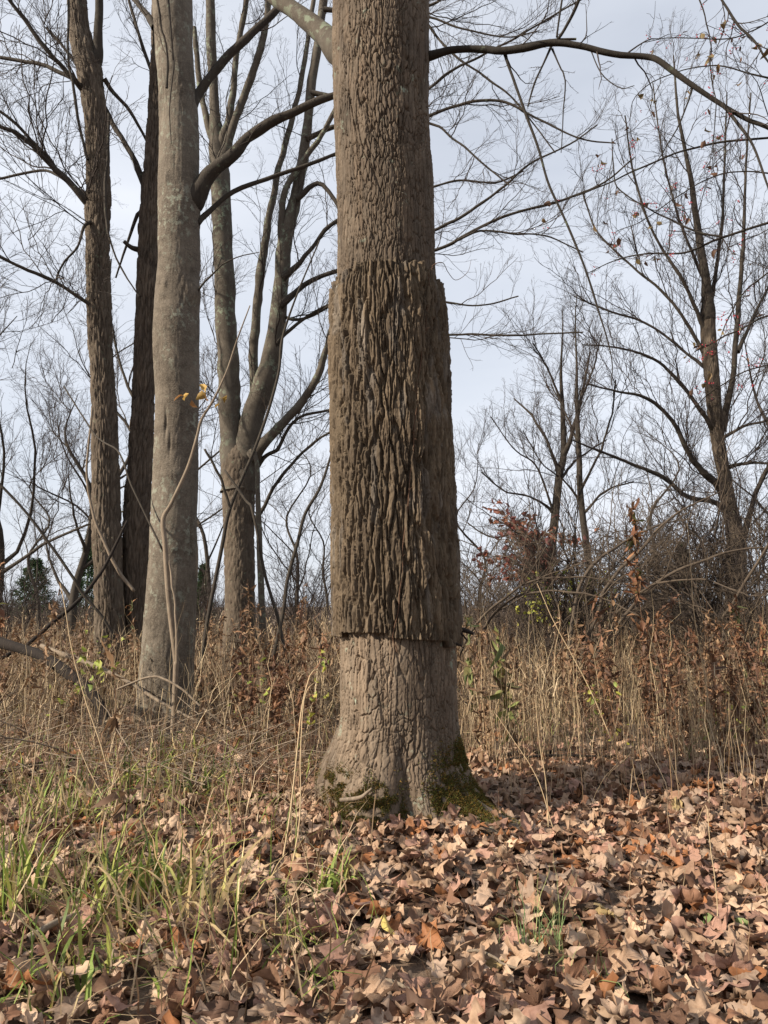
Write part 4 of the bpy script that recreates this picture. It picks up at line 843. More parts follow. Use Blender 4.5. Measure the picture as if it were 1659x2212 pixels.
# sprays of berry bush hanging in from the upper right
g = np.random.default_rng(13)
bt = [trace([(1540, -40, 6), (1560, 0, 5.6), (1585, 40, 5.4), (1612, 70, 5), (1640, 105, 4.6), (1665, 140, 4), (1720, 220, 3)], 4.4, 4.2, 26, 0.01, 1),
      trace([(1740, 285, 6), (1660, 298, 5), (1570, 305, 4.6), (1480, 325, 4.2), (1380, 365, 3.6), (1305, 400, 3), (1240, 425, 2.4), (1180, 440, 1.6)], 4.4, 4.8, 40, 0.015, 2),
      trace([(1740, 460, 6.5), (1660, 480, 5.6), (1555, 515, 5), (1480, 545, 4), (1400, 548, 3.2), (1330, 562, 2.4), (1270, 590, 1.6)], 4.3, 4.8, 36, 0.015, 3),
      trace([(1322, 300, 2), (1325, 350, 3), (1332, 400, 3.2), (1380, 440, 3.2), (1440, 470, 4), (1500, 500, 4.6), (1560, 512, 5)], 4.7, 4.35, 30, 0.015, 4),
      trace([(1720, 660, 5), (1640, 690, 4), (1560, 730, 3.4), (1500, 760, 2.4)], 4.6, 4.9, 20, 0.015, 5),
      trace([(1700, 20, 3.4), (1620, 70, 3), (1540, 85, 2.6), (1460, 80, 2), (1390, 92, 1.4)], 4.3, 4.6, 24, 0.02, 6),
      trace([(1720, 180, 4), (1620, 160, 3.4), (1540, 140, 2.8), (1450, 160, 2.2), (1380, 200, 1.8), (1360, 260, 1.4), (1372, 330, 1.2)], 4.2, 4.7, 30, 0.02, 7),
      trace([(1500, -30, 3.4), (1530, 60, 3), (1535, 130, 2.8), (1545, 230, 2.4), (1540, 330, 1.8)], 4.2, 4.3, 24, 0.02, 8),
      trace([(1730, 560, 4), (1660, 590, 3.6), (1600, 640, 3), (1560, 720, 2.4), (1530, 800, 1.8)], 4.3, 4.5, 24, 0.02, 9),
      trace([(1700, 380, 4), (1600, 370, 3), (1500, 400, 2.6), (1400, 470, 2), (1330, 500, 1.4)], 4.5, 4.9, 24, 0.02, 10),
      trace([(1730, 800, 4), (1650, 790, 3.4), (1560, 830, 2.6), (1500, 880, 1.8)], 4.6, 5.0, 24, 0.02, 11)]
oroot = thing('berry_bush', 'twiggy bush with red berries and shrivelled leaves hanging in from upper right', 'bush', at(1760, 1500, 4.6))
for P, r in bt: limb_part(oroot, P, r, M['darklimb'], 6, 'branch')
b1 = grow(*restack(bt, 16), 10, 0.15, 0.42, 0.4, 1.2, -0.15, 0.5, 9, 0.55, 0.0012, 0.08, g=g, rmax=0.004)
b2 = grow(*b1, 6, 0.25, 0.65, 0.4, 1.2, -0.1, 0.5, 6, 0.7, 0.001, 0.1, g=g)
V, F, _ = join([tubes(*b1, 4), tubes(*b2, 3)]); o_ = part('twigs', V, F, M['twig'], oroot); o_['kind'] = 'stuff'
tips = np.concatenate([b1[0][:, 3:].reshape(-1, 3), b2[0][:, 2:].reshape(-1, 3)])
clus = tips[g.integers(0, len(tips), 150)]; bp2 = np.repeat(clus, 3, 0) + g.normal(0, 0.009, (450, 3)) - np.array([0, 0, 0.008])
oc = np.array([[1, 0, 0], [-1, 0, 0], [0, 1, 0], [0, -1, 0], [0, 0, 1], [0, 0, -1.0]]); of = np.array([[0, 2, 4], [2, 1, 4], [1, 3, 4], [3, 0, 4], [2, 0, 5], [1, 2, 5], [3, 1, 5], [0, 3, 5]])
V = (bp2[:, None] + oc[None] * g.uniform(0.004, 0.0062, (450, 1, 1))).reshape(-1, 3); F = (np.arange(450)[:, None, None] * 6 + of[None]).reshape(-1, 3)
o_ = part('berries', V, F, M['berry'], oroot, colr=np.repeat(np.array([[0.33, 0.018, 0.035]]) * g.uniform(0.6, 1.3, (450, 1)), 6, 0)); o_['kind'] = 'stuff'
BR = [(0.11, 0.058, 0.034), (0.14, 0.092, 0.042), (0.085, 0.048, 0.032), (0.16, 0.12, 0.055)]
V, F, C = small_leaves(tips[g.integers(0, len(tips), 110)], 0.048, BR, g, 1.2, (0.15, 0.4), (-0.8, 1.4)); o_ = part('leaves', V, F, M['green'], oroot, colr=C); o_['kind'] = 'stuff'

# ================================================================== LEAF LITTER
def leaf_shape(g, n=24, rings=2, roll=1.2, kind='maple'):
    """a curled fallen leaf about 2 units across, lying on z=0: vertices, triangles, vein mask"""
    ph = np.linspace(0, 2 * math.pi, n, endpoint=False) + math.pi / n - math.pi / 2       # starts at the stalk
    a = np.mod(ph + math.pi / 2 + math.pi, 2 * math.pi) - math.pi                           # 0 at stalk, +-pi at the tip
    if kind == 'maple':
        rr = np.full(n, g.uniform(0.58, 0.80)); vein = np.zeros(n)
        for c_, R_, wd in ((math.pi, 1.0, 0.36), (2.12, 0.95, 0.34), (-2.12, 0.95, 0.34), (1.12, 0.72, 0.34), (-1.12, 0.72, 0.34)):
            dd = np.abs(np.mod(a - c_ + math.pi, 2 * math.pi) - math.pi)
            rr = np.maximum(rr, R_ * g.uniform(0.88, 1.08) * np.clip(1 - dd / (wd * 1.9), 0, 1) ** g.uniform(0.7, 1.2) + g.uniform(0.12, 0.24))
            vein = np.maximum(vein, np.clip(1 - dd / 0.16, 0, 1))
        rr = rr * (1 - 0.5 * np.exp(-(a / 0.28) ** 2)); rr = rr * (1 + 0.14 * (g.random(n) - 0.5) * 2)
        rr[g.random(n) < 0.09] *= g.uniform(0.45, 0.8)
        cut = g.random()
        if cut < 0.4: rr = rr * np.where(np.abs(np.mod(a - g.uniform(-3, 3) + math.pi, 2 * math.pi) - math.pi) < g.uniform(0.4, 1.2), g.uniform(0.3, 0.7), 1.0)   # torn
    else:
        rr = 0.38 / np.sqrt((np.sin(a)) ** 2 + (0.42 * np.cos(a)) ** 2 + 0.02) * (1 + 0.05 * g.normal(size=n)); vein = np.exp(-((np.abs(a) - math.pi) / 0.2) ** 2)
    fr = np.linspace(0, 1, rings + 1)[1:] ** 0.85
    pts = [np.zeros((1, 2))] + [np.stack([np.cos(ph), np.sin(ph)], -1) * rr[:, None] * f for f in fr]
    xy = np.concatenate(pts); vm = np.concatenate([[1.0]] + [vein * (0.6 if f > 0.95 else 1.0) for f in fr])
    x, y = xy[:, 0], xy[:, 1]; z = 0.10 * vm - 0.05
    rad_ = np.sqrt(x * x + y * y)
    ox_, oy_ = g.uniform(0, 50, 2)
    z = z + 0.60 * (vn(x * 1.9 + ox_, y * 1.9 + oy_, 9) - 0.5) * (0.4 + rad_) + 0.26 * (vn(x * 4 + ox_, y * 4 + oy_, 10) - 0.5)
    # roll the sheet about two axes
    for kap in (g.uniform(0.25, 1.0) * roll * g.choice([1, 1, 1, -1]), g.uniform(0.0, 0.6) * roll):
        an = g.uniform(0, math.pi); ca, sa = math.cos(an), math.sin(an)
        p = x * ca + y * sa; q = -x * sa + y * ca; kap = kap if abs(kap) > 1e-3 else 1e-3
        off = g.uniform(-0.4, 0.4); th_ = (p - off) * kap
        p2 = off + np.sin(th_) * (1 / kap - z); z = 1 / kap - np.cos(th_) * (1 / kap - z)
        x = p2 * ca - q * sa; y = p2 * sa + q * ca
    V = np.stack([x, y, z], -1)
    F = [[0, 1 + i, 1 + (i + 1) % n] for i in range(n)]
    for r_ in range(rings - 1):
        o = 1 + r_ * n
        for i in range(n):
            i2 = (i + 1) % n; F += [[o + i, o + n + i, o + n + i2], [o + i, o + n + i2, o + i2]]
    return V, np.array(F), vm
PAL = np.array([(0.375, 0.255, 0.172), (0.345, 0.25, 0.185), (0.46, 0.335, 0.235), (0.27, 0.162, 0.105), (0.29, 0.128, 0.055), (0.175, 0.092, 0.055), (0.10, 0.056, 0.036), (0.33, 0.195, 0.145), (0.36, 0.27, 0.13)])
PW = np.array([0.22, 0.16, 0.12, 0.16, 0.06, 0.115, 0.075, 0.085, 0.005])
PN = ['tan', 'greyish tan', 'pale tan', 'brown', 'rust-orange', 'dark brown', 'blackish brown', 'pinkish brown', 'straw-yellow']
g = np.random.default_rng(23)
def rot_mats(n, tilt, g):
    az = g.uniform(0, 6.283, n); tl = np.abs(g.normal(0, 1, n)) * tilt; ta = g.uniform(0, 6.283, n)
    c, s = np.cos(az), np.sin(az); Z0 = np.zeros(n); O = np.ones(n)
    Rz = np.stack([np.stack([c, -s, Z0], -1), np.stack([s, c, Z0], -1), np.stack([Z0, Z0, O], -1)], 1)
    k = np.stack([np.cos(ta), np.sin(ta), Z0], -1); ct, st = np.cos(tl), np.sin(tl)
    Kx = np.zeros((n, 3, 3)); Kx[:, 0, 1] = -k[:, 2]; Kx[:, 0, 2] = k[:, 1]; Kx[:, 1, 0] = k[:, 2]; Kx[:, 1, 2] = -k[:, 0]; Kx[:, 2, 0] = -k[:, 1]; Kx[:, 2, 1] = k[:, 0]
    Rt = np.eye(3)[None] + st[:, None, None] * Kx + (1 - ct)[:, None, None] * (Kx @ Kx)
    return Rt @ Rz
def trunk_clear(x, y):
    return ((x - 0.1) ** 2 + (y - 4.85) ** 2 > 0.40 ** 2) & ((x + 2.4) ** 2 + (y - 8.6) ** 2 > 0.34 ** 2)
def litter_sites(n, d0, d1, g, power=1.0):
    d = d0 + (d1 - d0) * g.random(n) ** power; x = g.uniform(-1, 1, n) * (0.56 * d + 0.35)
    keep = trunk_clear(x, d)
    return x[keep], d[keep]
tmpl = [leaf_shape(g, 20, 2, 0.9 + 1.5 * g.random(), 'maple' if q < 29 else 'oval') for q in range(42)]
lst = []
for (n, d0, d1, lift, tilt, s0, s1, pw) in ((3900, 2.0, 6.6, (0.0, 0.02), 0.30, 0.05, 0.088, 0.8), (3300, 2.0, 6.8, (0.015, 0.055), 0.6, 0.022, 0.09, 0.8), (2200, 5.8, 10.5, (0.0, 0.05), 0.5, 0.05, 0.085, 1.3)):
    x, y = litter_sites(n, d0, d1, g, pw)
    # thinner among the sedges on the left
    if lift[1] > 0.04 and d0 < 3:
        ra = g.uniform(-math.pi, 0.2, 170); rr0 = 0.47 + 0.16 * g.random(170) + 0.10 * np.exp(-((ra + 0.6) / 0.4) ** 2); x = np.concatenate([x, 0.1 + rr0 * np.cos(ra)]); y = np.concatenate([y, 4.85 + rr0 * np.sin(ra)])
    thin = (x < -0.35 * y * 0.55 - 0.1) & (g.random(len(x)) < 0.35); x, y = x[~thin], y[~thin]
    m = len(x); ti = g.integers(0, len(tmpl), m); S = g.uniform(s0, s1, m); Rm = rot_mats(m, tilt, g); z = gz(x, y) + g.uniform(*lift, m)
    ci = g.choice(len(PAL), m, p=PW); jit = g.uniform(0.7, 1.2, (m, 1))
    for q in range(len(tmpl)):
        w_ = np.where(ti == q)[0]
        if not len(w_): continue
        Vt, Ft, vm = tmpl[q]; zmin = Vt[:, 2].min() * 0.4
        V = np.einsum('nij,vj->nvi', Rm[w_], Vt - [0, 0, zmin]) * S[w_][:, None, None] + np.stack([x[w_], y[w_], z[w_]], -1)[:, None]
        V[..., 2] = np.maximum(V[..., 2], gz(V[..., 0], V[..., 1]) + 0.003 + 0.004 * g.random((len(w_), 1)))
        C = (PAL[ci[w_]] * jit[w_])[:, None] * (0.92 + 0.16 * vm)[None, :, None]
        lst.append((V.reshape(-1, 3), (np.arange(len(w_))[:, None, None] * len(Vt) + Ft[None]).reshape(-1, 3), C.reshape(-1, 3)))
V, F, C = join(lst)
tag(link('leaf_litter', mesh('leaf_litter', V, F, M['leaf'], colr=C)), 'layer of fallen brown maple leaves covering the ground', 'leaf litter', kind='stuff')

# the leaves on top that show largest, each its own
NI = 300
big = []
for q in range(64):
    sh = leaf_shape(g, 44, 4, 0.9 + 2.0 * g.random(), 'maple' if g.random() < 0.9 else 'oval')
    ci = g.choice(len(PAL), p=PW) if q >= len(PAL) else q
    big.append((sh, ci, mesh('fallen_leaf', sh[0], sh[1], M['leaf'], colr=PAL[ci][None] * g.uniform(0.85, 1.15) * (0.9 + 0.22 * sh[2])[:, None])))
# spread by rejection so that they do not pile up
cand = []
tries = 0
while len(cand) < NI and tries < 40000:
    tries += 1
    d = 2.25 + 3.9 * g.random() ** 1.5; x = g.uniform(-1, 1) * (0.525 * d)
    if not trunk_clear(np.array(x), np.array(d)): continue
    px, py, f = to_px(np.array([x, d, 0.03]))
    if not (8 < px < 1651 and py < 2200): continue
    if px < 560 and py < 1950 and g.random() < 0.7: continue
    if all((x - c_[0]) ** 2 + (d - c_[1]) ** 2 > 0.085 ** 2 for c_ in cand): cand.append((x, d, px, py))
def zone(px, py):
    if py < 1800: return ('just right of the mossy roots' if px < 1350 else 'by the dry grass at the right edge') if px > 1050 else ('beside the maple roots on the left' if px > 560 else 'among the sedges below the smooth trunk')
    if px < 520: return ('among the sedge blades at the left edge' if px < 230 else 'among the withered sedge at lower left') if py < 2050 else ('in the bottom left corner' if px < 260 else 'at the bottom edge left of centre')
    if px < 1100: return ('right in front of the maple roots' if px > 760 else 'left of the front roots') if py < 1960 else ('at the bottom edge in the middle' if py > 2080 else ('around the yellow leaf' if px < 900 else 'left of the fine grass tuft'))
    return ('on the open litter right of the roots' if px < 1380 else 'on the open litter near the right edge') if py < 1960 else (('around the fine grass tuft' if py < 2090 else 'at the bottom edge below the grass tuft') if px < 1340 else ('near the green seedling' if py < 2080 else 'in the bottom right corner'))
SAME = {}
for (x, d, px, py) in cand:
    sh, ci, me = big[g.integers(0, len(big))]
    o = bpy.data.objects.new('fallen_leaf', me); col.objects.link(o)
    s = g.uniform(0.046, 0.104); o.scale = (s, s, s * g.uniform(0.8, 1.2))
    o.rotation_euler = (g.normal(0, 0.36), g.normal(0, 0.36), g.uniform(0, 6.283))
    o.location = (x, d, float(gz(x, d)) + 0.035 + 0.02 * g.random())
    st_ = 'small' if s < 0.064 else ('large' if s > 0.086 else 'medium')
    zr = np.ptp(sh[0][:, 2]); cw = 'flat' if zr < 0.85 else ('tightly rolled' if zr > 1.25 else 'curled')
    SAME.setdefault(f'{st_} {PN[ci]} {cw} fallen leaf {zone(px, py)}', []).append((px, o))
for lb, os_ in SAME.items():
    os_.sort(key=lambda q: q[0]); n = len(os_)
    wd_ = [''] if n == 1 else ([', left one', ', right one'] if n == 2 else [', leftmost one', ', second leftmost', ', third leftmost', ', fourth leftmost', ', fifth leftmost', ', sixth leftmost'][:n - 1] + [', rightmost one'])
    for q, (px, o) in enumerate(os_): tag(o, lb + wd_[min(q, len(wd_) - 1)], 'leaf', 'fallen leaves on top of the litter')

# ================================================================== GRASSES AND WEEDS
def blades(base, h, g, lean=0.35, droop=0.6, w0=0.0022, K=7, cols=((0.4, 0.3, 0.18),), taper=1.0, az=None, broken=0.0):
    n = len(base); az = g.uniform(0, 6.283, n) if az is None else az; ln = np.abs(g.normal(0, lean, n)); dr = np.abs(g.normal(0, droop, n))
    ho = np.stack([np.cos(az), np.sin(az), np.zeros(n)], -1); t = np.linspace(0, 1, K)[None, :]
    ang = ln[:, None] + dr[:, None] * t ** 1.6 * 1.9
    if broken:
        bk = (g.random(n) < broken)[:, None] * sst(0.0, 0.05, t - g.uniform(0.35, 0.8, (n, 1))) * g.uniform(1.0, 2.2, (n, 1)); ang = ang + bk
    st = (h / (K - 1))[:, None]
    if K > 5: ang = ang + np.cumsum(g.normal(0, 0.10, (n, K)), 1)
    dx = np.concatenate([np.zeros((n, 1)), np.cumsum(np.sin(ang[:, :-1]) * st, 1)], 1); dz = np.concatenate([np.zeros((n, 1)), np.cumsum(np.cos(ang[:, :-1]) * st, 1)], 1)
    sw = g.normal(0, 0.02, (n, K, 3)) * h[:, None, None] * t[..., None]
    P = base[:, None, :] + ho[:, None, :] * dx[..., None] + np.array([0, 0, 1.0]) * dz[..., None] + sw
    P[..., 2] = np.maximum(P[..., 2], base[:, None, 2] + 0.004)
    W = np.asarray(w0).reshape(-1, 1) * np.clip(1.05 - t ** 2.2 * taper, 0.08, 1) * np.ones((n, 1))
    sd = np.stack([-np.sin(az), np.cos(az), np.zeros(n)], -1) + 0.5 * g.normal(size=(n, 3)) * np.array([1, 1, 0.4])
    V, F = ribbons(P, W, sd)
    cols = np.asarray(cols); C = np.repeat(cols[g.integers(0, len(cols), n)] * g.uniform(0.65, 1.3, (n, 1)), 2 * K, 0)
    return (V, F, C), P
STRAW = [(0.33, 0.245, 0.15), (0.42, 0.325, 0.21), (0.24, 0.155, 0.085), (0.19, 0.115, 0.062), (0.15, 0.082, 0.045), (0.19, 0.10, 0.05), (0.13, 0.075, 0.045)]
BRN = [(0.18, 0.108, 0.060), (0.145, 0.085, 0.05), (0.21, 0.13, 0.072), (0.115, 0.068, 0.042), (0.24, 0.155, 0.088)]
g = np.random.default_rng(31)
def field(n, d0, d1, g, pw=1.0):
    d = d0 + (d1 - d0) * g.random(n) ** pw; x = g.uniform(-1, 1, n) * (0.56 * d + 0.5)
    k_ = trunk_clear(x, d) & (fbm(x * 0.9 + 5, d * 0.9, 63, 2) + 0.25 * g.random(n) > 0.48) & (((x + 2.6) ** 2 + (d - 8.2) ** 2) > 0.5); k_ &= ~((x < -0.1) & (d < 8.6) & (g.random(n) < 0.55)); k_ &= g.random(n) < sst(5.7, 8.2, d + 3.2 * (fbm(x * 0.8 + 3, d * 0.8, 64, 3) - 0.5)) ** 0.8; x, d = x[k_], d[k_]; return np.stack([x, d, gz(x, d) - 0.01], -1)
lst = []
PALE = [(0.42, 0.325, 0.205), (0.48, 0.38, 0.25), (0.33, 0.245, 0.15), (0.27, 0.195, 0.12)]
DARK = [(0.15, 0.105, 0.066), (0.115, 0.075, 0.047), (0.155, 0.095, 0.055), (0.095, 0.064, 0.042), (0.20, 0.14, 0.085)]
for (n, d0, d1, h0, h1, wd) in ((5200, 5.9, 9.5, 0.25, 0.95, 0.0024), (4600, 8.5, 14, 0.4, 1.15, 0.0036), (4400, 13, 24, 0.5, 1.25, 0.0056), (3200, 22, 45, 0.6, 1.3, 0.012)):
    b = field(n, d0, d1, g); hh = g.uniform(h0, h1, len(b)) * (0.35 + 0.95 * vn(b[:, 0] * 0.75, b[:, 1] * 0.75, 65))
    lst.append(blades(b, hh, g, 0.34, 0.45, wd * g.uniform(0.5, 1.3, len(b)), 6, DARK + PALE[2:], broken=0.5)[0])
    # pale straw in clumps
    cl = field(max(60, n // 42), d0, d1, g); b = np.repeat(cl, 15, 0) + g.normal(0, 0.09, (len(cl) * 15, 3)) * [1, 1, 0]
    lst.append(blades(b, g.uniform(0.5, 1.15, len(b)) * h1 * 0.95, g, 0.15, 0.32, wd * g.uniform(0.8, 1.6, len(b)), 7, PALE, broken=0.55)[0])
    b = np.repeat(cl, 12, 0) + g.normal(0, 0.10, (len(cl) * 12, 3)) * [1, 1, 0] + np.array([0, 0, 1]) * g.uniform(0.05, 0.8 * h1, (len(cl) * 12, 1))
    lst.append(blades(b, g.uniform(0.10, 0.32, len(b)), g, 0.9, 1.5, wd * 1.9, 6, PALE)[0])
    # withered side leaves and green undergrowth
    b2 = field(int(n * 0.9), d0, d1, g)
    lst.append(blades(b2 + np.array([0, 0, 1]) * g.uniform(0.02, 0.55, (len(b2), 1)), g.uniform(0.12, 0.4, len(b2)), g, 0.8, 1.3, wd * 1.7, 5, DARK + PALE[2:])[0])
    b3 = field(int(n * 0.25), d0, d1, g)
    lst.append(blades(b3, g.uniform(0.1, 0.4, len(b3)), g, 0.5, 0.7, wd * 1.8, 5, [(0.16, 0.19, 0.06), (0.22, 0.23, 0.08), (0.12, 0.15, 0.05)])[0])
V, F, C = join(lst)
tag(link('dry_grass', mesh('dry_grass', V, F, M['grass'], colr=C)), 'tall straw-coloured dry grass filling the field behind the trees', 'grass', kind='stuff')

def weed(base, h, g, nl=16, cols=BRN, lean=0.12, lsize=0.075, w=0.0032, az=None, top=None):
    """a dead leafy weed stalk: stem and hanging curled leaves"""
    az = g.uniform(0, 6.283) if az is None else az; t = np.linspace(0, 1, 10)
    tip = base + np.array([math.cos(az) * lean * h, math.sin(az) * lean * h, h]) if top is None else np.asarray(top)
    P = base[None] * (1 - t[:, None]) + tip[None] * t[:, None] + np.cumsum(g.normal(0, 0.006 * h, (10, 3)), 0) * t[:, None]
    S = tubes(P, np.linspace(w, w * 0.35, 10), 4)
    i = g.uniform(2, 9, nl); pos = np.stack([np.interp(i, np.arange(10), P[:, q]) for q in range(3)], -1)
    (V, F, C), _ = blades(pos, g.uniform(0.5, 1.3, nl) * lsize, g, 1.1, 0.9, lsize * g.uniform(0.07, 0.16, nl), 6, cols, 1.0)
    V2, F2, C2 = small_leaves(np.repeat(pos, 2, 0)[:nl + nl // 2], lsize * 0.85, cols, g, 1.3, (0.08, 0.2), (-1.2, 1.6))
    V, F, C = join([(V, F, C), (V2, F2, C2)])
    V = V + 0.008 * np.stack([np.sin(V[:, 2] * 150 + V[:, 0] * 90), np.sin(V[:, 2] * 130), np.sin(V[:, 0] * 140)], -1)
    return S, (V, F, C)
# background weeds: a mass nobody could count
lst = []; stc = np.array([0.15, 0.085, 0.05])
for (n, d0, d1) in ((520, 6.0, 12), (330, 11, 19)):
    for b in field(n, d0, d1, g):
        if abs(b[0]) < 0.8 and b[1] < 7: continue
        S, Lf = weed(b, g.uniform(0.4, 1.0) + 0.65 * g.random() ** 3, g, 14, lsize=0.10 if b[1] < 11 else 0.13, w=0.003 if b[1] < 11 else 0.0045)
        lst.append((S[0], S[1], np.tile(stc * g.uniform(0.7, 1.5), (len(S[0]), 1)))); lst.append(Lf)
for q in range(70):
    d_ = g.uniform(6.2, 8.6); x_ = g.uniform(0.24, 0.56) * d_ if q % 4 else -g.uniform(0.09, 0.2) * d_
    if not trunk_clear(np.array(x_), np.array(d_)): continue
    S, Lf = weed(np.array([x_, d_, float(gz(x_, d_))]), g.uniform(0.45, 1.0) + 0.5 * g.random() ** 2, g, 20, [(0.17, 0.085, 0.045), (0.13, 0.065, 0.038), (0.21, 0.115, 0.062), (0.10, 0.055, 0.035)], lsize=0.115, w=0.0034)
    lst.append((S[0], S[1], np.tile(stc * g.uniform(0.6, 1.2), (len(S[0]), 1)))); lst.append(Lf)
V, F, C = join(lst)
tag(link('dead_weeds', mesh('dead_weeds', V, F, M['grass'], colr=C)), 'brown withered leafy weeds mixed through the dry grass', 'weeds', kind='stuff')

# weed stalks that stand out one by one
def weed_thing(label, x, y, d, h, seed, nl=18, cols=BRN, lean=0.1, az=None, lsize=0.08, top=None, w=0.0036):
    g_ = np.random.default_rng(seed); b = gp(x, d) if y is None else on_ground(x, y)
    S, Lf = weed(b, h, g_, nl, cols, lean, lsize, w, az, top=None if top is None else at(top[0], top[1], b[1]))
    o = thing('weed_stalk', label, 'weed', b, 'weed stalks standing above the grass')
    part('stem', S[0], S[1], M['grass'], o, colr=np.tile(np.array([0.17, 0.10, 0.06]) * g_.uniform(0.8, 1.3), (len(S[0]), 1)))
    part('leaves', Lf[0], Lf[1], M['grass'], o, colr=Lf[2])
    return o
RU = [(0.20, 0.092, 0.045), (0.15, 0.068, 0.038), (0.24, 0.125, 0.065), (0.18, 0.098, 0.05), (0.16, 0.075, 0.04), (0.12, 0.125, 0.05)]
GRN = [(0.10, 0.125, 0.045), (0.14, 0.155, 0.05), (0.19, 0.17, 0.07), (0.17, 0.11, 0.06), (0.11, 0.075, 0.045)]
weed_thing('tallest rusty weed stalk with curled leaves standing up right of centre', 1410, 1560, None, 1.9, 2001, 46, RU, top=(1358, 1085), lsize=0.17)
weed_thing('rusty leafy weed stalk near the right edge with crumpled leaves', 1600, 1545, None, 1.2, 2002, 40, RU, top=(1592, 1300), lsize=0.14)
weed_thing('greenish weed stalk with broad drooping leaves right of the trunk', 1110, 1640, None, 1.2, 2003, 20, GRN, top=(1070, 1370), lsize=0.20)
weed_thing('leafy greenish weed stalk touching the right side of the trunk', 1030, 1600, None, 1.1, 2004, 16, GRN, top=(1005, 1330), lsize=0.16)
weed_thing('dead weed stalk with one shrivelled leaf rising through the sedges at left', 280, 1860, None, 1.2, 2005, 6, BRN, top=(225, 1420), lsize=0.13)
weed_thing('brown weed stalk with hanging leaves in front of the many-stemmed tree', 548, 1560, None, 1.2, 2006, 26, BRN, top=(535, 1260), lsize=0.12)
weed_thing('rusty weed stalk at the foot of the dark leaning trunk', 290, 1480, None, 1.2, 2007, 26, RU, top=(283, 1300), lsize=0.15)
weed_thing('bare thin weed stem rising between the sedges and the maple', 490, 1960, None, 0.9, 2008, 4, BRN, top=(470, 1640), lsize=0.05, w=0.0026)
weed_thing('brown weed stalk left of the maple base with drooping leaves', 640, 1600, None, 1.0, 2009, 24, BRN, top=(640, 1395), lsize=0.10)
weed_thing('brown weed stalk halfway between the trunk and the tallest stalk', 1230, 1590, None, 1.0, 2010, 24, BRN, top=(1240, 1370), lsize=0.11)
weed_thing('rusty weed stalk cut by the right edge of the photo', 1650, 1590, None, 1.0, 2011, 28, RU, top=(1648, 1330), lsize=0.11)
weed_thing('brown weed stalk just left of the rusty one near the right edge', 1530, 1560, None, 1.0, 2012, 24, BRN, top=(1520, 1350), lsize=0.1)
weed_thing('leaning brown weed stalk at the left edge above the fallen log', 10, 1560, None, 1.0, 2013, 26, RU, top=(-6, 1220), lsize=0.12)

# straw stems standing singly in front
STR = [(0.50, 0.38, 0.23), (0.44, 0.33, 0.20)]
def straw_thing(label, pts, d0, d1, wd=3.4):
    wd = wd * 0.8
    P, r = trace([(x, y, wd * (1 - 0.55 * q / (len(pts) - 1))) for q, (x, y) in enumerate(pts)], d0, d1, 18, 0.006, int(pts[0][0]))
    V, F = tubes(P, r, 4); single('straw_stem', V, F, M['grass'], label, 'grass stem', 'single straw stems', base=P[0], colr=np.tile(STR[int(pts[0][0]) % 2], (len(V), 1)))
straw_thing('tall straw stem left of the maple base, bent over at the tip', [(612, 1850), (628, 1750), (640, 1640), (652, 1530), (672, 1455), (695, 1452), (715, 1480)], 3.75, 4.1, 5)
straw_thing('straw stem leaning beside the bent-over one left of the maple', [(630, 1880), (648, 1760), (650, 1600), (660, 1500), (685, 1470)], 3.65, 4.0, 4)
straw_thing('long pale straw stem slanting left above the sedges', [(240, 1700), (215, 1600), (180, 1500), (155, 1400), (138, 1300), (130, 1260)], 5.2, 5.6, 4)
straw_thing('long straw stem slanting low toward the sapling at left', [(300, 1820), (250, 1760), (205, 1690), (160, 1590)], 4.6, 5.0, 4)
straw_thing('tall thin straw stem right of the tallest weed stalk', [(1545, 1600), (1520, 1450), (1500, 1330), (1492, 1230), (1485, 1130)], 6.3, 6.3, 3.2)
straw_thing('straw stem slanting up to the left right of the trunk', [(1330, 1620), (1270, 1480), (1200, 1350), (1160, 1260)], 6.0, 6.3, 3.2)
straw_thing('straw stem arching near the bottom right corner', [(1545, 2060), (1550, 1960), (1535, 1830), (1525, 1740), (1505, 1780)], 3.1, 3.4, 3.4)
straw_thing('curved straw stem near the base of the tallest weed', [(1455, 1690), (1440, 1560), (1425, 1450), (1400, 1360)], 5.5, 5.8, 3.2)
straw_thing('upright straw stem just right of the mossy roots', [(1185, 1800), (1180, 1700), (1165, 1600), (1155, 1500)], 4.4, 4.7, 3)
straw_thing('straw stem leaning right of the mossy roots', [(1195, 1790), (1160, 1680), (1110, 1600), (1070, 1540)], 4.4, 4.7, 3)
straw_thing('pale bare stem leaning at the far left above the sedges', [(45, 1790), (70, 1680), (80, 1580)], 4.5, 4.8, 4)

# sedge and grass tufts
SED = [(0.15, 0.21, 0.04), (0.20, 0.26, 0.05), (0.29, 0.31, 0.075), (0.38, 0.31, 0.13), (0.09, 0.12, 0.035), (0.40, 0.31, 0.16)]
def tuft(label, x, y, n, h, seed, cols=SED, w=0.0076, lean=0.45, droop=0.95, spread=0.06, name='sedge_tuft'):
    g_ = np.random.default_rng(seed); b = on_ground(x, y); n = int(n * 1.6); droop *= 1.35
    B = b[None] + np.stack([g_.normal(0, spread, n), g_.normal(0, spread, n), np.zeros(n)], -1); B[:, 2] = gz(B[:, 0], B[:, 1])
    (V, F, C), _ = blades(B, g_.uniform(0.45, 1.1, n) * h, g_, lean, droop, w * g_.uniform(0.6, 1.3, n), 8, cols)
    single(name, V, F, M['grass'], label, 'grass tuft', 'green tufts among the leaves', base=b, colr=C)
tuft('tall yellow-green sedge tuft at the left edge', 45, 1950, 26, 0.42, 3001, lean=0.2, droop=0.4)
tuft('sedge tuft with upright blades in the lower left, right of the edge tuft', 345, 1935, 22, 0.36, 3002, lean=0.2, droop=0.5, spread=0.05)
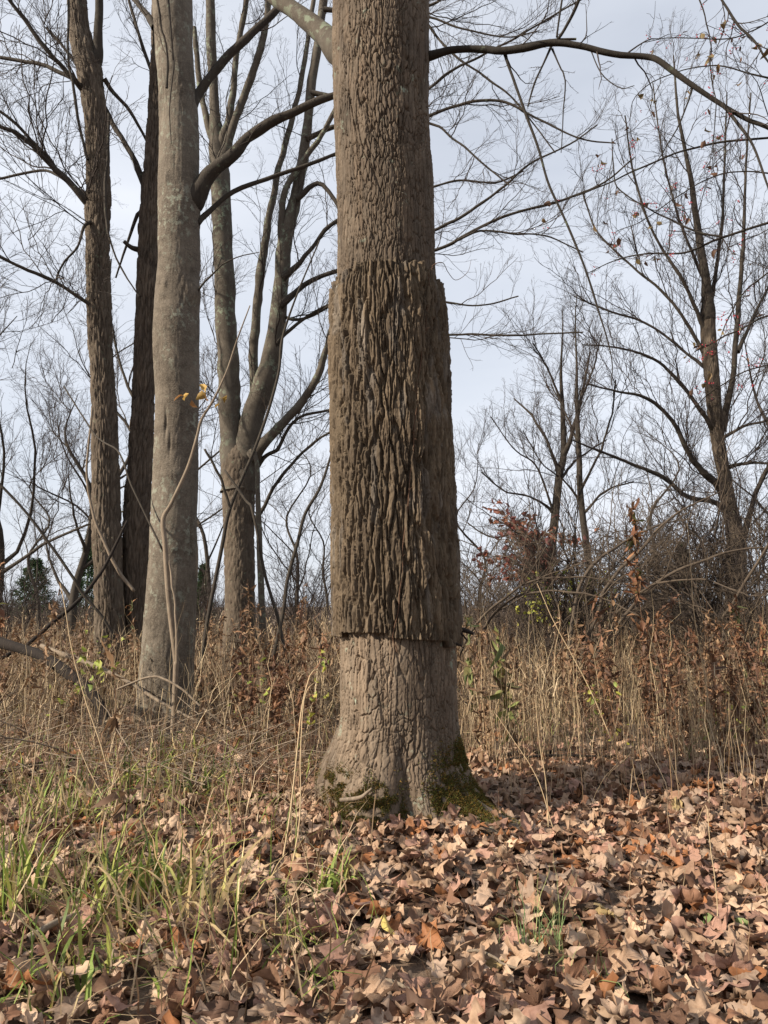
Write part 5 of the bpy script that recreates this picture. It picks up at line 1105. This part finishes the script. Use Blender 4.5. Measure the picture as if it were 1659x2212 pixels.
tuft('wide sedge tuft with arching blades in the lower left', 235, 1960, 34, 0.42, 3003, lean=0.5, droop=0.7, spread=0.12)
tuft('dense dark green sedge tuft below the smooth grey trunk', 300, 1700, 42, 0.34, 3004, lean=0.5, spread=0.12)
tuft('sedge tuft at the left edge below the fallen log', 60, 1720, 44, 0.34, 3005, lean=0.5, spread=0.16)
tuft('dense sedge tuft between the sapling foot and the maple', 430, 1700, 30, 0.32, 3006, lean=0.45, spread=0.1)
tuft('low sedge tuft in the middle of the left side', 170, 1760, 44, 0.30, 3007, lean=0.6, spread=0.18)
tuft('withered sedge tuft at lower left with straw blades curling right', 420, 2010, 34, 0.52, 3008, [(0.40, 0.30, 0.15), (0.44, 0.34, 0.18), (0.30, 0.28, 0.09), (0.34, 0.25, 0.13)], lean=0.6, droop=0.9, spread=0.1)
tuft('small sedge tuft in front of the maple on the left', 712, 1935, 16, 0.26, 3009, lean=0.3, spread=0.05)
tuft('fine bluish-green grass tuft in the bottom right', 1160, 2040, 30, 0.34, 3010, [(0.13, 0.21, 0.08), (0.17, 0.24, 0.10), (0.25, 0.27, 0.11)], w=0.0016, lean=0.4, droop=0.5, spread=0.05)
tuft('sparse low grass blades right of the bottom middle', 1260, 2110, 12, 0.30, 3011, [(0.15, 0.22, 0.08), (0.22, 0.25, 0.1)], w=0.0016, lean=0.8, spread=0.08)
tuft('bottom left sedge blades lying over the leaves', 150, 2120, 18, 0.34, 3012, lean=0.7, droop=0.8, spread=0.12)
tuft('sedge tuft beside the sapling foot', 385, 1640, 30, 0.30, 3013, lean=0.4, spread=0.14)
tuft('thin green tuft at the bottom middle left', 640, 2060, 12, 0.24, 3014, w=0.0024, lean=0.4, spread=0.05)
# loose withered blades lying over the left side
n = 1700; d = 2.4 + 4.2 * g.random(n); x = -g.random(n) ** 0.8 * (0.54 * d); b = np.stack([x, d, gz(x, d) + 0.01], -1); b = b[trunk_clear(x, d)]
l1 = blades(b, g.uniform(0.15, 0.5, len(b)), g, 1.25, 0.8, 0.0030, 7, STRAW[:4] + STRAW[:3] + SED[:2])[0]
n = 260; d = 2.4 + 4.0 * g.random(n); x = g.random(n) * (0.54 * d); b = np.stack([x, d, gz(x, d) + 0.02], -1); b = b[trunk_clear(x, d)]
l2 = blades(b, g.uniform(0.12, 0.4, len(b)), g, 1.1, 0.6, 0.0016, 6, STRAW)[0]
n = 1500; d = 4.6 + 3.4 * g.random(n); x = -0.15 - g.random(n) * (0.54 * d); b = np.stack([x, d, gz(x, d)], -1); b = b[trunk_clear(x, d)]
l3 = blades(b, g.uniform(0.2, 0.6, len(b)), g, 0.5, 0.5, 0.0022, 7, STRAW + BRN, broken=0.4)[0]
V, F, C = join([l1, l2, l3])
tag(link('withered_grass', mesh('withered_grass', V, F, M['grass'], colr=C)), 'loose withered grass blades lying over the leaves', 'grass', kind='stuff')

# green sprigs
def sprig(label, spots, d, n, size, cols, seed, name='green_sprig'):
    g_ = np.random.default_rng(seed); pos = np.concatenate([at(x, y, d)[None] + g_.normal(0, s * d / FOC, (n, 3)) for x, y, s in spots])
    b = pos.mean(0); b[2] = float(gz(b[0], b[1]))
    o = thing(name, label, 'plant', b)
    V, F, C = small_leaves(pos, size, cols, g_, 0.3); part('leaves', V, F, M['green'], o, colr=C)
    sel = pos[g_.integers(0, len(pos), max(3, len(pos) // 3))]; K = 6; t = np.linspace(0, 1, K)[None, :, None]
    st = (b + g_.normal(0, 0.03, (len(sel), 1, 3)) * [1, 1, 0]) * (1 - t) + sel[:, None] * t; V, F = tubes(st, np.full((len(sel), K), 0.0018), 3); part('stem', V, F, M['twig_pale'], o)
GL = [(0.20, 0.27, 0.05), (0.28, 0.33, 0.06), (0.33, 0.35, 0.08)]
sprig('bright green leafy sprig below the furthest left trunks', [(200, 1395, 20), (185, 1435, 22), (215, 1455, 15), (235, 1440, 10)], 8.0, 8, 0.085, GL, 4001)
sprig('yellow-green sprig low at left above the fallen sticks', [(125, 1520, 18), (160, 1480, 12)], 7.0, 7, 0.07, GL, 4002)
sprig('yellow-green sprig right of the many-stemmed tree foot', [(540, 1430, 20), (560, 1480, 22), (530, 1530, 20)], 7.6, 7, 0.07, GL, 4003)
sprig('yellow-green sprig left of the maple above its roots', [(690, 1490, 16), (680, 1540, 16), (700, 1420, 10)], 5.8, 6, 0.06, YG, 4004)
sprig('yellow-green leaves in the dry grass near the right edge', [(1560, 1530, 24), (1590, 1570, 20), (1540, 1560, 16)], 7.0, 7, 0.065, GL, 4005)
sprig('pale green leaves in the dry grass right of centre', [(1320, 1530, 26), (1280, 1500, 16), (1340, 1580, 18)], 7.2, 8, 0.06, YG, 4006)
sprig('small green seedling on the litter near the bottom right', [(1545, 1990, 12), (1520, 2005, 10), (1580, 2010, 10)], 3.2, 2, 0.06, [(0.26, 0.33, 0.13), (0.22, 0.30, 0.12)], 4007)
sprig('brown and yellow leaves on the sapling in front of the smooth trunk', [(410, 860, 8), (440, 845, 6), (465, 870, 8)], 7.7, 3, 0.11, [(0.34, 0.22, 0.06), (0.38, 0.30, 0.08), (0.28, 0.14, 0.05)], 4008, 'sapling_leaves')

# one yellow leaf, sticks on the litter
sh = leaf_shape(np.random.default_rng(5), 30, 3, 0.5, 'oval'); p = on_ground(838, 2030)
o = tag(link('fallen_leaf', mesh('fallen_leaf', sh[0], sh[1], M['leaf'], colr=np.tile((0.62, 0.50, 0.16), (len(sh[0]), 1))), loc=(p[0], p[1], p[2] + 0.06)), 'single bright yellow leaf lying in the bottom middle', 'leaf', 'fallen leaves on top of the litter'); o.scale = (0.055,) * 3; o.rotation_euler = (0.5, 0.1, 0.7)
def ground_stick(label, x0, y0, x1, y1, r, seed, mat='deadwood', lift=0.03, bend=0.03):
    g_ = np.random.default_rng(seed); a, b = on_ground(x0, y0), on_ground(x1, y1); t = np.linspace(0, 1, 14)[:, None]
    P = a * (1 - t) + b * t + np.cumsum(g_.normal(0, bend * 0.15, (14, 3)), 0) * [1, 1, 0.3]; P[:, 2] = gz(P[:, 0], P[:, 1]) + lift + 0.012 * np.sin(t[:, 0] * 5)
    V, F = tubes(P, np.linspace(r, r * 0.6, 14), 7, True); single('ground_stick', V, F, M[mat], label, 'stick', 'sticks lying on the ground', base=P[7])
ground_stick('peeled pale stick lying across the bottom centre', 815, 2150, 960, 2200, 0.007, 1, lift=0.05)
ground_stick('straight pale stick at the bottom right of centre', 1010, 2080, 1140, 2110, 0.006, 2, lift=0.055)
ground_stick('broken stick half buried right of the yellow leaf', 950, 1890, 1050, 1950, 0.016, 3, 'log', 0.045)
ground_stick('thick weathered stick among the sedges at lower left', 60, 2060, 260, 1960, 0.014, 4, 'deadwood', 0.06)
ground_stick('long grey stick lying left behind the sedge tufts', -20, 1690, 200, 1640, 0.02, 5, 'log', 0.05)
ground_stick('grey stick lying below the smooth grey trunk', 180, 1640, 340, 1660, 0.018, 6, 'deadwood', 0.05)
ground_stick('grey stick lying between sapling foot and maple', 300, 1675, 500, 1640, 0.013, 7, 'deadwood', 0.06)
ground_stick('crossing stick at the base of the smooth grey trunk', 330, 1620, 450, 1590, 0.014, 8, 'deadwood', 0.09)
ground_stick('thin stick lying in the shade right of the roots', 1090, 1650, 1330, 1640, 0.012, 9, 'log', 0.06)
ground_stick('dark stick in the shadow behind the mossy roots', 1060, 1640, 1240, 1625, 0.02, 10, 'log', 0.05)
P, r = trace([(735, 1728, 9), (760, 1726, 9), (780, 1722, 8.5), (793, 1712, 7), (803, 1703, 4)], 4.25, 4.15, 16)
V, F = tubes(P, r, 8, True); single('ground_stick', V, F, M['deadwood'], 'short bent pale stick resting against the mossy left root', 'stick', 'sticks lying on the ground')
# fallen twigs tangled through the brush on the left
g = np.random.default_rng(47)
n = 420; d = 5.2 + 4.2 * g.random(n); x = -0.3 - g.random(n) * (0.54 * d); k_ = trunk_clear(x, d); x, d = x[k_], d[k_]; n = len(x)
a = g.uniform(0, 6.283, n); el = np.abs(g.normal(0.12, 0.25, n)); ln = g.uniform(0.3, 1.1, n); K = 6; t = np.linspace(-0.5, 0.5, K)[None, :]
dr = np.stack([np.cos(a) * np.cos(el), np.sin(a) * np.cos(el), np.sin(el)], -1)
P = np.stack([x, d, gz(x, d) + 0.03 + 0.5 * ln * np.sin(el) + 0.1 * g.random(n)], -1)[:, None] + dr[:, None] * (t * ln[:, None])[..., None] + np.cumsum(g.normal(0, 0.012, (n, K, 3)), 1)
V, F = tubes(P, np.linspace(1, 0.5, K)[None] * g.uniform(0.002, 0.007, (n, 1)), 4)
tag(link('fallen_twigs', mesh('fallen_twigs', V, F, M['deadwood'])), 'tangle of thin fallen twigs under the trees on the left', 'twigs', kind='stuff')
# sparse stalks standing in the leaves on the right
n = 420; d = 4.7 + 1.9 * g.random(n) ** 0.7; x = 0.75 + g.random(n) * (0.54 * d - 0.6); b = np.stack([x, d, gz(x, d)], -1)
l1 = blades(b, g.uniform(0.3, 1.0, n), g, 0.25, 0.25, 0.0020, 8, STRAW[:3], broken=0.35)[0]
n = 420; d = 6.0 + 3 * g.random(n); x = g.uniform(-1, 1, n) * 0.56 * d; k_ = trunk_clear(x, d); x, d = x[k_], d[k_]; b = np.stack([x, d, gz(x, d)], -1)
l2 = blades(b, g.uniform(0.8, 1.5, len(b)), g, 0.14, 0.25, 0.0022, 9, [(0.58, 0.46, 0.29), (0.50, 0.39, 0.24)], broken=0.45)[0]
V, F, C = join([l1, l2])
tag(link('straw_stalks', mesh('straw_stalks', V, F, M['grass'], colr=C)), 'pale straw stalks standing along the edge of the leaf litter', 'grass', kind='stuff')
